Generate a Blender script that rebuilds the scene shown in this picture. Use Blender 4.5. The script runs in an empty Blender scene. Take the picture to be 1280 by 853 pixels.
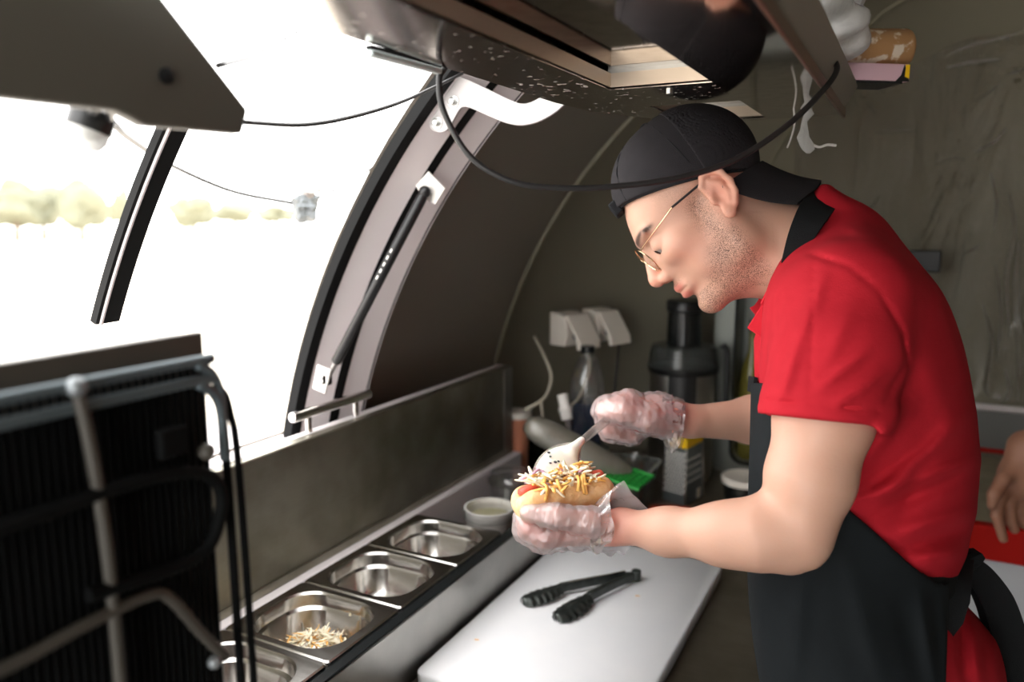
import bpy, bmesh, math, random
import numpy as np
from mathutils import Vector, Matrix

# ------------------------------------------------------------------ camera
SC = bpy.context.scene
COL = SC.collection
FPX = 970.0
CAM = np.array([0.0, 0.0, 1.55])
TH = math.atan((426.5 - 273.0) / FPX)
PSI = math.atan((1147 - 640) * math.cos(TH) / FPX)
FW = np.array([-math.sin(PSI) * math.cos(TH), math.cos(PSI) * math.cos(TH), -math.sin(TH)])
RT = np.array([math.cos(PSI), math.sin(PSI), 0.0])
UP = np.cross(RT, FW)
cd = bpy.data.cameras.new('camera')
cam = bpy.data.objects.new('camera', cd)
COL.objects.link(cam)
cd.sensor_width = 36.0
cd.lens = FPX * 36.0 / 1280.0
cd.clip_start = 0.02
cd.clip_end = 500
cam.matrix_world = Matrix(((RT[0], UP[0], -FW[0], CAM[0]), (RT[1], UP[1], -FW[1], CAM[1]),
                           (RT[2], UP[2], -FW[2], CAM[2]), (0, 0, 0, 1)))
cd.dof.use_dof = True
cd.dof.focus_distance = 0.89
cd.dof.aperture_fstop = 3.0
SC.camera = cam
SC.cycles.use_denoising = True
SC.cycles.max_bounces = 10
SC.cycles.transparent_max_bounces = 24
SC.cycles.caustics_reflective = False
SC.cycles.caustics_refractive = False
SC.cycles.sample_clamp_indirect = 6

# ------------------------------------------------------------------ daylight
W = bpy.data.worlds.new('daylight')
SC.world = W
W.use_nodes = True
wb = W.node_tree.nodes['Background']
wb.inputs[0].default_value = (1.0, 0.985, 0.965, 1)
wb.inputs[1].default_value = 4.2
SC.view_settings.view_transform = 'Standard'
SC.view_settings.look = 'None'
SC.view_settings.exposure = 0.50
SC.view_settings.gamma = 1.0
SC.view_settings.use_curve_mapping = False


# ------------------------------------------------------------------ helpers
def ray(px, py):
    return FW + RT * (px - 640) / FPX - UP * (py - 426.5) / FPX


def P(px, py, D): return CAM + ray(px, py) * D
def PZ(px, py, z): d = ray(px, py); return CAM + d * ((z - CAM[2]) / d[2])
def PX(px, py, x): d = ray(px, py); return CAM + d * ((x - CAM[0]) / d[0])
def PY(px, py, y): d = ray(px, py); return CAM + d * ((y - CAM[1]) / d[1])
def V3(p): return np.array(p, float)
def unit(v): v = np.asarray(v, float); return v / (np.linalg.norm(v) + 1e-12)


def spline(pts, n=8, closed=False):
    p = [V3(q) for q in pts]
    m = len(p)
    out = []
    for i in range(m if closed else m - 1):
        a = p[(i - 1) % m] if closed or i > 0 else 2 * p[0] - p[1]
        b = p[i]; c = p[(i + 1) % m]
        d = p[(i + 2) % m] if closed or i + 2 < m else 2 * p[-1] - p[-2]
        for j in range(n):
            t = j / n
            out.append(.5 * (2 * b + (c - a) * t + (2 * a - 5 * b + 4 * c - d) * t * t + (3 * b - a - 3 * c + d) * t ** 3))
    if not closed: out.append(p[-1])
    return out


class MB:
    def __init__(s): s.v = []; s.f = []

    def add(s, vs, fs):
        o = len(s.v)
        s.v += [tuple(map(float, q)) for q in vs]
        s.f += [tuple(i + o for i in f) for f in fs]
        return s

    def box(s, c, d, ax=None):
        c = V3(c); d = V3(d) / 2
        A = np.eye(3) if ax is None else np.array([unit(a) for a in ax])
        vs = [c + A[0] * x * d[0] + A[1] * y * d[1] + A[2] * z * d[2] for x in (-1, 1) for y in (-1, 1) for z in (-1, 1)]
        return s.add(vs, [(0, 1, 3, 2), (4, 6, 7, 5), (0, 4, 5, 1), (2, 3, 7, 6), (0, 2, 6, 4), (1, 5, 7, 3)])

    def bb(s, x0, x1, y0, y1, z0, z1):
        return s.box(((x0 + x1) / 2, (y0 + y1) / 2, (z0 + z1) / 2), (abs(x1 - x0), abs(y1 - y0), abs(z1 - z0)))

    def tube(s, pts, r, n=10, cap=True, closed=False, flat=1.0):
        p = [V3(q) for q in pts]; m = len(p)
        rs = r if hasattr(r, '__len__') else [r] * m
        T = []
        for i in range(m):
            if closed: T.append(unit(p[(i + 1) % m] - p[i - 1]))
            else: T.append(unit(p[min(i + 1, m - 1)] - p[max(i - 1, 0)]))
        u = np.cross(T[0], (0, 0, 1))
        if np.linalg.norm(u) < 1e-3: u = np.cross(T[0], (0, 1, 0))
        u = unit(u); vs = []
        for i in range(m):
            u = unit(u - T[i] * (u @ T[i])); w = np.cross(T[i], u)
            for k in range(n):
                a = 2 * math.pi * k / n
                vs.append(p[i] + rs[i] * (u * math.cos(a) + w * math.sin(a) * flat))
        fs = []
        for i in range(m if closed else m - 1):
            for k in range(n):
                j = (i + 1) % m
                fs.append((i * n + k, i * n + (k + 1) % n, j * n + (k + 1) % n, j * n + k))
        if cap and not closed:
            fs.append(tuple(range(n))[::-1]); fs.append(tuple((m - 1) * n + k for k in range(n)))
        return s.add(vs, fs)

    def lathe(s, prof, c, ax=(0, 0, 1), n=32, sx=1.0):
        """prof: (radius, height) pairs along the axis from c."""
        c = V3(c); a = unit(ax)
        u = np.cross(a, (0, 1, 0))
        if np.linalg.norm(u) < 1e-2: u = np.cross(a, (1, 0, 0))
        u = unit(u); w = np.cross(a, u)
        vs = []; m = len(prof)
        for r, h in prof:
            for k in range(n):
                t = 2 * math.pi * k / n
                vs.append(c + a * h + r * (u * math.cos(t) * sx + w * math.sin(t)))
        fs = [(i * n + k, i * n + (k + 1) % n, (i + 1) * n + (k + 1) % n, (i + 1) * n + k) for i in range(m - 1) for k in range(n)]
        if prof[0][0] > 1e-6: fs.append(tuple(range(n))[::-1])
        if prof[-1][0] > 1e-6: fs.append(tuple((m - 1) * n + k for k in range(n)))
        return s.add(vs, fs)

    def prism(s, poly, off):
        """poly: list of 3-D points (planar), off: extrusion vector."""
        n = len(poly); off = V3(off)
        vs = [V3(q) for q in poly] + [V3(q) + off for q in poly]
        fs = [tuple(range(n))[::-1], tuple(range(n, 2 * n))] + [(k, (k + 1) % n, n + (k + 1) % n, n + k) for k in range(n)]
        return s.add(vs, fs)

    def loft(s, loops, cap0=False, cap1=False, closed=True):
        n = len(loops[0]); vs = [q for l in loops for q in l]; m = len(loops)
        K = n if closed else n - 1
        fs = [(i * n + k, i * n + (k + 1) % n, (i + 1) * n + (k + 1) % n, (i + 1) * n + k) for i in range(m - 1) for k in range(K)]
        if cap0: fs.append(tuple(range(n))[::-1])
        if cap1: fs.append(tuple((m - 1) * n + k for k in range(n)))
        return s.add(vs, fs)

    def sphere(s, c, r, n=16, m=10, ax=None):
        c = V3(c); r = V3(r) if hasattr(r, '__len__') else V3((r, r, r))
        A = np.eye(3) if ax is None else np.array([unit(a) for a in ax])
        vs = []
        for i in range(m + 1):
            ph = math.pi * i / m
            for k in range(n):
                t = 2 * math.pi * k / n
                q = (math.sin(ph) * math.cos(t) * r[0], math.sin(ph) * math.sin(t) * r[1], -math.cos(ph) * r[2])
                vs.append(c + A[0] * q[0] + A[1] * q[1] + A[2] * q[2])
        fs = [(i * n + k, i * n + (k + 1) % n, (i + 1) * n + (k + 1) % n, (i + 1) * n + k) for i in range(m) for k in range(n)]
        return s.add(vs, fs)

    def build(s, name, mat, parent=None, smooth=40, bevel=0, weld=True, fix=True, label=None, cat=None, group=None, kind=None, seg=2):
        me = bpy.data.meshes.new(name)
        vs = np.array(s.v)
        if parent is None:
            loc = np.array([(vs[:, 0].min() + vs[:, 0].max()) / 2, (vs[:, 1].min() + vs[:, 1].max()) / 2, vs[:, 2].min()])
        else:
            loc = rootloc(parent)
        me.from_pydata([tuple(q) for q in vs - loc], [], s.f)
        if weld or fix:
            bm = bmesh.new(); bm.from_mesh(me)
            if weld: bmesh.ops.remove_doubles(bm, verts=bm.verts, dist=1e-6)
            if fix: bmesh.ops.recalc_face_normals(bm, faces=bm.faces)
            bm.to_mesh(me); bm.free()
        if smooth:
            me.polygons.foreach_set('use_smooth', [True] * len(me.polygons))
            if smooth < 180: me.set_sharp_from_angle(angle=math.radians(smooth))
        me.materials.append(mat)
        o = bpy.data.objects.new(name, me)
        COL.objects.link(o)
        if parent is None: o.location = loc
        else: o.parent = parent
        if bevel:
            b = o.modifiers.new('bevel', 'BEVEL'); b.width = bevel; b.segments = seg; b.limit_method = 'ANGLE'
            b.angle_limit = math.radians(35)
        tag(o, label, cat, group, kind)
        return o


def rootloc(o):
    l = np.zeros(3)
    while o is not None:
        l = l + np.array(o.location); o = o.parent
    return l


def tag(o, label=None, cat=None, group=None, kind=None):
    if label: o['label'] = label
    if cat: o['category'] = cat
    if group: o['group'] = group
    if kind: o['kind'] = kind
    return o


def thing(name, label, cat, loc=(0, 0, 0), group=None):
    o = bpy.data.objects.new(name, None)
    o.empty_display_size = .05
    o.location = tuple(map(float, loc))
    COL.objects.link(o)
    return tag(o, label, cat, group)


def copytree(o, parent=None):
    c = o.copy(); COL.objects.link(c); c.parent = parent
    for ch in [q for q in bpy.data.objects if q.parent == o]:
        copytree(ch, c)
    return c


# ------------------------------------------------------------------ materials
def lin(r, g, b):
    f = lambda c: c / 12.92 if c <= .04045 else ((c + .055) / 1.055) ** 2.4
    return (f(r / 255), f(g / 255), f(b / 255), 1)


def mat(name, col, rough=.5, metal=0, noise=None, bump=None, spec=.5, **kw):
    """noise=(scale, amount, colour2)   bump=(scale, strength)"""
    m = bpy.data.materials.new(name)
    m.use_nodes = True
    nt = m.node_tree; b = nt.nodes['Principled BSDF']
    b.inputs['Base Color'].default_value = col if len(col) == 4 else (*col, 1)
    b.inputs['Roughness'].default_value = rough
    b.inputs['Metallic'].default_value = metal
    b.inputs['Specular IOR Level'].default_value = spec
    for k, v in kw.items():
        b.inputs[k.replace('_', ' ')].default_value = v
    tc = nt.nodes.new('ShaderNodeTexCoord')
    if noise:
        n = nt.nodes.new('ShaderNodeTexNoise'); n.inputs['Scale'].default_value = noise[0]; n.inputs['Detail'].default_value = 6
        nt.links.new(tc.outputs['Object'], n.inputs['Vector'])
        r = nt.nodes.new('ShaderNodeValToRGB')
        lo, hi = (noise[3] if len(noise) > 3 else (.35, .7))
        r.color_ramp.elements[0].position = lo; r.color_ramp.elements[1].position = hi
        r.color_ramp.elements[0].color = b.inputs['Base Color'].default_value
        c2 = noise[2]; r.color_ramp.elements[1].color = c2 if len(c2) == 4 else (*c2, 1)
        nt.links.new(n.outputs['Fac'], r.inputs['Fac'])
        mx = nt.nodes.new('ShaderNodeMixRGB'); mx.inputs[0].default_value = noise[1]
        mx.inputs[1].default_value = b.inputs['Base Color'].default_value
        nt.links.new(r.outputs[0], mx.inputs[2])
        nt.links.new(mx.outputs[0], b.inputs['Base Color'])
    if bump:
        n = nt.nodes.new('ShaderNodeTexNoise'); n.inputs['Scale'].default_value = bump[0]; n.inputs['Detail'].default_value = 4
        nt.links.new(tc.outputs['Object'], n.inputs['Vector'])
        bp = nt.nodes.new('ShaderNodeBump'); bp.inputs['Strength'].default_value = bump[1]
        bp.inputs['Distance'].default_value = bump[2] if len(bump) > 2 else .002
        nt.links.new(n.outputs['Fac'], bp.inputs['Height']); nt.links.new(bp.outputs[0], b.inputs['Normal'])
    return m


def clear(name, tint=(1, 1, 1), glossy=.12, rough=.1, haze=0.0, hazecol=(.9, .9, .9), bump=None, fres=.45):
    """thin clear plastic or glass: see-through + sheen + a little milky body"""
    m = bpy.data.materials.new(name); m.use_nodes = True
    nt = m.node_tree; nt.nodes.clear()
    out = nt.nodes.new('ShaderNodeOutputMaterial')
    tr = nt.nodes.new('ShaderNodeBsdfTransparent'); tr.inputs[0].default_value = (*tint, 1)
    df = nt.nodes.new('ShaderNodeBsdfDiffuse'); df.inputs[0].default_value = (*hazecol, 1)
    tl = nt.nodes.new('ShaderNodeBsdfTranslucent'); tl.inputs[0].default_value = (*hazecol, 1)
    ml = nt.nodes.new('ShaderNodeMixShader'); ml.inputs[0].default_value = .35
    nt.links.new(df.outputs[0], ml.inputs[1]); nt.links.new(tl.outputs[0], ml.inputs[2])
    gl = nt.nodes.new('ShaderNodeBsdfGlossy'); gl.inputs['Roughness'].default_value = rough
    m1 = nt.nodes.new('ShaderNodeMixShader'); m1.inputs[0].default_value = haze
    nt.links.new(tr.outputs[0], m1.inputs[1]); nt.links.new(ml.outputs[0], m1.inputs[2])
    m2 = nt.nodes.new('ShaderNodeMixShader')
    lw = nt.nodes.new('ShaderNodeLayerWeight'); lw.inputs['Blend'].default_value = .35
    mm = nt.nodes.new('ShaderNodeMath'); mm.operation = 'MULTIPLY_ADD'
    mm.inputs[1].default_value = fres; mm.inputs[2].default_value = glossy
    nt.links.new(lw.outputs['Fresnel'], mm.inputs[0]); nt.links.new(mm.outputs[0], m2.inputs[0])
    nt.links.new(m1.outputs[0], m2.inputs[1]); nt.links.new(gl.outputs[0], m2.inputs[2])
    nt.links.new(m2.outputs[0], out.inputs[0])
    if bump:
        tc = nt.nodes.new('ShaderNodeTexCoord')
        mp = nt.nodes.new('ShaderNodeMapping'); mp.inputs['Scale'].default_value = bump[3] if len(bump) > 3 else (1, 1, 1)
        n = nt.nodes.new('ShaderNodeTexNoise'); n.inputs['Scale'].default_value = bump[0]; n.inputs['Detail'].default_value = 5
        n.inputs['Distortion'].default_value = 1.2
        nt.links.new(tc.outputs['Object'], mp.inputs[0]); nt.links.new(mp.outputs[0], n.inputs['Vector'])
        bp = nt.nodes.new('ShaderNodeBump'); bp.inputs['Strength'].default_value = bump[1]; bp.inputs['Distance'].default_value = bump[2]
        nt.links.new(n.outputs['Fac'], bp.inputs['Height'])
        for q in (gl, df, lw): nt.links.new(bp.outputs[0], q.inputs['Normal'])
    return m


def brushed(name, col, rough, amt=.5, col2=None, sc=(3, 60, 60)):
    m = mat(name, col, rough, 1.0, noise=(9, amt, col2 or tuple(c * .45 for c in col[:3])))
    nt = m.node_tree; b = nt.nodes['Principled BSDF']
    tc = nt.nodes.new('ShaderNodeTexCoord'); mp = nt.nodes.new('ShaderNodeMapping'); mp.inputs['Scale'].default_value = sc
    n = nt.nodes.new('ShaderNodeTexNoise'); n.inputs['Scale'].default_value = 6; n.inputs['Detail'].default_value = 5
    nt.links.new(tc.outputs['Object'], mp.inputs[0]); nt.links.new(mp.outputs[0], n.inputs[0])
    mr = nt.nodes.new('ShaderNodeMapRange'); mr.inputs[3].default_value = rough * .75; mr.inputs[4].default_value = min(1, rough * 1.4)
    nt.links.new(n.outputs['Fac'], mr.inputs[0]); nt.links.new(mr.outputs[0], b.inputs['Roughness'])
    return m


M = {}
M['wall'] = mat('olive_grey_wall', lin(150, 145, 134), .42, .1, noise=(5, .35, lin(158, 152, 138)), bump=(40, .08))
M['dome'] = mat('olive_end_wall', lin(142, 137, 120), .5, .1, noise=(4, .4, lin(128, 122, 104)), bump=(30, .08))
M['seam'] = mat('seam_strip', lin(140, 136, 116), .45, .3)
M['floor'] = mat('dark_floor', lin(60, 58, 55), .5, noise=(30, .4, lin(80, 76, 70)))
M['rubber'] = mat('black_rubber', lin(22, 23, 24), .75, spec=.2)
M['blackplastic'] = mat('black_plastic', lin(24, 25, 27), .35)
M['whitealu'] = mat('white_aluminium', lin(236, 228, 228), .4, 0, noise=(20, .2, lin(224, 214, 216)))
M['greyalu'] = mat('grey_aluminium', lin(150, 144, 142), .35, .5)
M['steel'] = brushed('worn_steel', lin(188, 187, 182), .34)
M['lidsteel'] = brushed('dirty_steel_lid', lin(168, 164, 150), .4, .7, lin(112, 108, 92)[:3], (60, 3, 60))
M['pansteel'] = brushed('pan_steel', lin(205, 202, 198), .2, .25)
M['counter'] = brushed('counter_steel', lin(158, 150, 136), .42, .6, lin(110, 102, 88)[:3])
M['mirror'] = mat('mirror_steel', lin(205, 196, 190), .07, 1, noise=(60, .5, lin(150, 140, 130)))
def flecks(m, scale, lo, hi, col):
    nt = m.node_tree; b = nt.nodes['Principled BSDF']
    tc = nt.nodes.new('ShaderNodeTexCoord'); n = nt.nodes.new('ShaderNodeTexNoise'); n.inputs['Scale'].default_value = scale; n.inputs['Detail'].default_value = 3
    n2 = nt.nodes.new('ShaderNodeTexNoise'); n2.inputs['Scale'].default_value = 9
    nt.links.new(tc.outputs['Object'], n.inputs[0]); nt.links.new(tc.outputs['Object'], n2.inputs[0])
    ad = nt.nodes.new('ShaderNodeMath'); ad.operation = 'MULTIPLY_ADD'; ad.inputs[1].default_value = .35
    nt.links.new(n2.outputs['Fac'], ad.inputs[0]); nt.links.new(n.outputs['Fac'], ad.inputs[2])
    mr = nt.nodes.new('ShaderNodeMapRange'); mr.inputs[1].default_value = lo; mr.inputs[2].default_value = hi
    nt.links.new(ad.outputs[0], mr.inputs[0])
    mx = nt.nodes.new('ShaderNodeMixRGB'); mx.inputs[1].default_value = b.inputs['Base Color'].default_value; mx.inputs[2].default_value = col
    nt.links.new(mr.outputs[0], mx.inputs[0]); nt.links.new(mx.outputs[0], b.inputs['Base Color'])
    iv = nt.nodes.new('ShaderNodeMath'); iv.operation = 'SUBTRACT'; iv.inputs[0].default_value = 1.0
    nt.links.new(mr.outputs[0], iv.inputs[1]); nt.links.new(iv.outputs[0], b.inputs['Metallic'])


M['hoodplate'] = mat('spotted_steel', lin(200, 192, 186), .13, 1)
flecks(M['hoodplate'], 110, .80, .86, lin(238, 232, 225))
M['hoodwall'] = mat('hood_inner', lin(205, 190, 172), .35, .6)
M['dark'] = mat('dark_gap', lin(18, 16, 15), .7)
M['chrome'] = mat('chrome', lin(225, 222, 220), .15, 1)
M['screw'] = mat('zinc_screw', lin(190, 190, 188), .3, 1)
M['board'] = mat('white_board', lin(236, 236, 238), .38, noise=(14, .35, lin(222, 224, 230)), bump=(300, .12))
M['tongs'] = mat('tongs_dark', lin(58, 62, 60), .35, .7, noise=(80, .4, lin(90, 96, 92)))
M['greypanel'] = mat('grey_panel', lin(98, 95, 86), .5, .1)
M['fridgeblack'] = mat('fridge_black', lin(10, 12, 13), .75, spec=.15)
M['fridgegrey'] = mat('fridge_tube', lin(84, 80, 74), .5)
M['fridgebrown'] = mat('fridge_panel', lin(88, 82, 74), .5)
M['white'] = mat('white_plastic', lin(232, 228, 222), .4)
M['cream'] = mat('cream_plastic', lin(240, 232, 220), .4)
M['cablewhite'] = mat('cable_white', lin(196, 188, 170), .5)
M['cableblack'] = mat('cable_black', lin(34, 33, 34), .45)
M['teal'] = mat('pale_teal', lin(226, 240, 238), .4)
M['clear'] = clear('clear_plastic', (.95, .95, .94), .08, .08, .06)
M['glass'] = clear('clear_glass', (.93, .95, .94), .06, .04)
M['lens'] = clear('lens_glass', (.97, .97, .96), .02, .02, fres=.06)
M['film'] = clear('cling_film', (.85, .84, .8), .2, .16, .35, (.62, .6, .54), (30, .6, .004, (1, 6, 6)))
M['sheet'] = clear('plastic_sheet', (.96, .95, .93), .05, .13, .15, (.62, .60, .54), (3.2, 1.0, .05, (2.6, 1, .55)), fres=.5)
M['bag'] = clear('plastic_bag', (.94, .93, .92), .06, .25, .55, (.86, .85, .83), (18, .7, .012))
M['glove'] = clear('glove_film', (.97, .94, .95), .07, .2, .33, (.95, .92, .94), (26, .8, .008, (2.2, 1, .7)))
M['blue'] = mat('blue_liquid', lin(28, 52, 88), .2, Transmission_Weight=.2)
M['oil'] = mat('yellow_oil', lin(120, 112, 52), .15)
M['bread'] = mat('bun_crust', lin(226, 172, 116), .7, noise=(70, .8, lin(248, 216, 168)), bump=(220, .6), Subsurface_Weight=.12)
M['sausage'] = mat('sausage', lin(206, 92, 72), .4, noise=(90, .5, lin(176, 62, 46)))
M['redsausage'] = mat('red_sausage', lin(170, 66, 44), .45, noise=(60, .5, lin(130, 44, 30)))
M['cheese'] = mat('orange_shred', lin(243, 184, 98), .5, Subsurface_Weight=.1)
M['cabbage'] = mat('white_shred', lin(244, 232, 204), .5, Subsurface_Weight=.1)
M['onion'] = mat('purple_shred', lin(196, 150, 170), .5)
M['greenleaf'] = mat('green_shred', lin(160, 164, 84), .5)
M['sauce'] = mat('white_sauce', lin(250, 244, 232), .3, Subsurface_Weight=.15)
M['spoon'] = clear('spoon_plastic', (.93, .92, .9), .14, .12, .3, (.85, .83, .8))
M['darkfleck'] = mat('dark_fleck', lin(40, 42, 52), .5)
M['green'] = mat('green_plastic', lin(34, 150, 56), .45)
M['yellow'] = mat('yellow_plastic', lin(244, 196, 20), .4)
M['pinkcup'] = mat('pink_cup', lin(214, 140, 110), .45)
M['pinkbox'] = mat('pink_card', lin(214, 176, 186), .5)
M['wood'] = mat('rolling_pin_wood', lin(178, 134, 90), .55, noise=(55, .9, lin(234, 220, 200), (.55, .62)))
M['redtrim'] = mat('red_trim', lin(176, 22, 14), .65, spec=.15)
M['rim'] = mat('hood_rim', lin(150, 122, 108), .35, .7)
M['grater'] = mat('grater_steel', lin(112, 118, 118), .4, .5)
M['dome_white'] = mat('lamp_diffuser', lin(225, 225, 222), .3, Alpha=.8)
M['bagwhite'] = clear('torn_plastic', (.95, .95, .94), .06, .25, .8, (.86, .85, .82), (60, .7, .006))
M['whitepanel'] = mat('white_panel', lin(196, 198, 202), .5)
M['beige'] = mat('beige_top', lin(176, 166, 140), .6, noise=(14, .6, lin(128, 122, 92)))
M['darkglass'] = mat('dark_appliance', lin(26, 29, 30), .2)
M['label'] = mat('paper_label', lin(228, 218, 196), .6)
M['grass'] = mat('pale_ground', lin(225, 215, 200), .8)
M['leaf'] = mat('tree_leaves', lin(116, 118, 100), .8, noise=(1.2, .7, lin(140, 140, 118)))
M['bark'] = mat('tree_bark', lin(120, 105, 90), .8)
M['food'] = mat('pale_food', lin(214, 206, 150), .6, noise=(120, .8, lin(240, 236, 210)), bump=(200, .5))
M['silver'] = mat('foil', lin(120, 126, 130), .4, .3, bump=(90, 1, .01))

# ------------------------------------------------------------------ trailer shell
XC, ZC, RR = .231, .899, 1.193
Y0, YB, YN = 1.70, .60, -.95


def prof(a):
    """a in degrees: 180 = left wall at ZC, 0 = right wall."""
    return XC + RR * math.cos(math.radians(a)), ZC + RR * math.sin(math.radians(a))


def shellpt(u, Y, off=0.0):
    """u<0: left wall below ZC at height ZC+u ; 0..180 arc degrees from the left ; >180 right wall below"""
    R = RR - off
    sc = 1.0
    if Y > Y0: sc = math.sqrt(max(0.0, 1 - ((Y - Y0) / (YB - off)) ** 2))
    if u < 0: return (XC - R * sc, Y, ZC + u)
    if u > 180: return (XC + R * sc, Y, ZC - (u - 180))
    a = math.radians(180 - u)
    return (XC + R * sc * math.cos(a), Y, ZC + R * sc * math.sin(a))


US = [-.9, -.6, -.3] + list(np.linspace(0, 180, 61)) + [180.3, 180.6, 180.9]
OPEN_U0 = math.degrees(math.asin((1.175 - ZC) / RR))
OPEN_U1 = 60.0
OPEN_Y0, OPEN_Y1 = -.50, .985


def shell(name, u0, u1, ys, label, hole=False, mt='wall'):
    us = sorted(set([u for u in US if u0 <= u <= u1] + [u0, u1] + ([OPEN_U0, OPEN_U1] if hole else [])))
    mb = MB()
    for th, flip in ((0, 0), (-.03, 1)):
        for i in range(len(us) - 1):
            for j in range(len(ys) - 1):
                if hole and us[i] >= OPEN_U0 - 1e-6 and us[i + 1] <= OPEN_U1 + 1e-6 and ys[j] >= OPEN_Y0 - 1e-6 and ys[j + 1] <= OPEN_Y1 + 1e-6:
                    continue
                q = [shellpt(us[i], ys[j], th), shellpt(us[i + 1], ys[j], th), shellpt(us[i + 1], ys[j + 1], th), shellpt(us[i], ys[j + 1], th)]
                mb.add(q, [(3, 2, 1, 0) if flip else (0, 1, 2, 3)])
    return mb.build(name, M[mt], smooth=50, fix=False, label=label, cat='wall', kind='structure')


ysc = [YN, OPEN_Y0, -.2, .2, .6, OPEN_Y1, 1.3, Y0]
ysd = [Y0 + YB * math.sin(math.radians(t)) for t in range(0, 91, 5)]
shell('wall_left', -.9, 70, ysc, 'dark olive grey curved side wall with the big serving opening', True)
shell('ceiling', 70, 110, ysc, 'curved grey ceiling above the steel hood')
shell('wall_right', 110, 180.9, ysc, 'curved grey side wall behind the cook')
shell('wall_back', -.9, 180.9, ysd, 'rounded olive grey end wall behind the juicer and sockets', mt='dome')
# unseen front bulkhead, added with an assumed doorway to shape the daylight
mb = MB()
mb.bb(.22, 1.424, YN - .03, YN, 0, 1.1).bb(-.962, -.88, YN - .03, YN, 0, 1.1)
top = [prof(a) for a in np.linspace(10, 170, 41)]
mb.prism([(.22, YN, 1.1)] + [(x, YN, z) for x, z in top if x > .22] + [(.22, YN, ZC + RR - .001)], (0, -.03, 0))
mb.prism([(-.88, YN, 1.98)] + [(.22, YN, 1.98), (.22, YN, ZC + RR - .001)] + [(x, YN, z) for x, z in top if x < .22 and z > 1.98], (0, -.03, 0))
mb.build('wall_front_added', M['wall'], smooth=30, label='added grey bulkhead behind the camera, its assumed open doorway shaping the daylight', cat='wall', kind='structure')
MB().bb(-1.0, 1.46, YN, 2.35, -.05, 0).build('floor', M['floor'], label='dark floor under the counter', cat='floor', kind='structure')

# cover strips on the shell
mb = MB()
mb.tube([shellpt(u, Y0, .002) for u in np.linspace(-.3, 0, 3)[:-1].tolist() + np.linspace(0, 180, 60).tolist()], .007, 8)
mb.build('trim_1', M['seam'], label='thin curved cover strip where side wall meets end wall', cat='trim', kind='structure', fix=False)
mb = MB()
s2 = [shellpt(180 - a, Y, .002) for a, Y in ((150, 2.20), (138, 2.12), (126.5, 2.055), (122.3, 2.028), (115, 1.965), (108.5, 1.909), (104.9, 1.882), (95, 1.83))]
mb.tube(spline(s2, 6), .006, 8)
mb.build('trim_2', M['seam'], label='pale curved seam on the rounded end wall', cat='trim', kind='structure', fix=False)

# ------------------------------------------------------------------ far jamb of the serving opening
def jambstrip(name, y0, y1, off0, off1, u0, u1, m, parent, off2=None):
    off2 = off1 if off2 is None else off2
    mb = MB(); us = np.linspace(u0, u1, 40)
    loops = [[shellpt(u, y0, off0), shellpt(u, y1, off0), shellpt(u, y1, off2), shellpt(u, y0, off1)] for u in us]
    mb.loft(loops, True, True)
    return mb.build(name, M[m], parent, smooth=30)


win = thing('window_1', 'curved white aluminium frame with black seal at the end of the serving opening', 'window frame', shellpt(OPEN_U0, 1.0))
win['kind'] = 'structure'
U0, U1 = OPEN_U0 - 9, 62
jambstrip('rubber_seal', .966, .990, -.012, .004, U0, U1, 'rubber', win)
jambstrip('frame_flange', .988, 1.034, -.02, .002, U0, U1, 'whitealu', win, .026)
jambstrip('frame_groove', 1.034, 1.060, -.02, .0255, U0, U1, 'rubber', win)
jambstrip('frame_flange', 1.060, 1.100, -.02, .024, U0, U1, 'whitealu', win, .044)
jambstrip('frame_gap', 1.100, 1.106, -.01, .043, U0, U1, 'rubber', win)
jambstrip('wall_trim', 1.106, 1.160, -.005, .045, U0, U1, 'whitealu', win, .002)

# near rail of the opening
nr = thing('window_rail', 'black rubber rail with a thin white line crossing the bright opening', 'window rail', shellpt(28, .58))
mb = MB()
ua, ub = 26.5, 39.5
mb.loft([[shellpt(u, .566, -.004), shellpt(u, .598, -.004), shellpt(u, .598, .004), shellpt(u, .566, .006)] for u in np.linspace(ua, ub, 16)], True, True)
mb.build('rail', M['rubber'], nr, smooth=30)
mb = MB(); mb.tube([shellpt(u, .572, .007) for u in np.linspace(ua, ub, 16)], .0022, 6)
mb.build('edge_strip', M['whitealu'], nr)

# serving sill under the opening
mb = MB().bb(-1.22, -.90, OPEN_Y0, OPEN_Y1, 1.150, 1.178)
mb.build('window_sill', M['whitealu'], bevel=.004, label='white outside serving sill below the bright opening', cat='sill', kind='structure')

# ------------------------------------------------------------------ outside
MB().bb(-160, -1.2, -80, 200, -.62, -.55).build('ground', M['grass'], label='bright pale ground outside the serving opening', cat='ground', kind='structure')
random.seed(4)


def blob(rng, c, r, n=3, amp=.18, seed=0):
    bm = bmesh.new(); bmesh.ops.create_icosphere(bm, subdivisions=n, radius=1)
    rs = np.random.RandomState(seed); ph = rs.rand(6, 4) * 6.28; fr = rs.randn(6, 3) * 3.2
    vs = []
    for v in bm.verts:
        p = np.array(v.co); d = 1 + amp * sum(math.sin(fr[i] @ p + ph[i, 0]) for i in range(6)) / 2.2
        vs.append(V3(c) + p * d * V3(r))
    fs = [tuple(v.index for v in f.verts) for f in bm.faces]
    bm.free()
    return vs, fs


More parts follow.
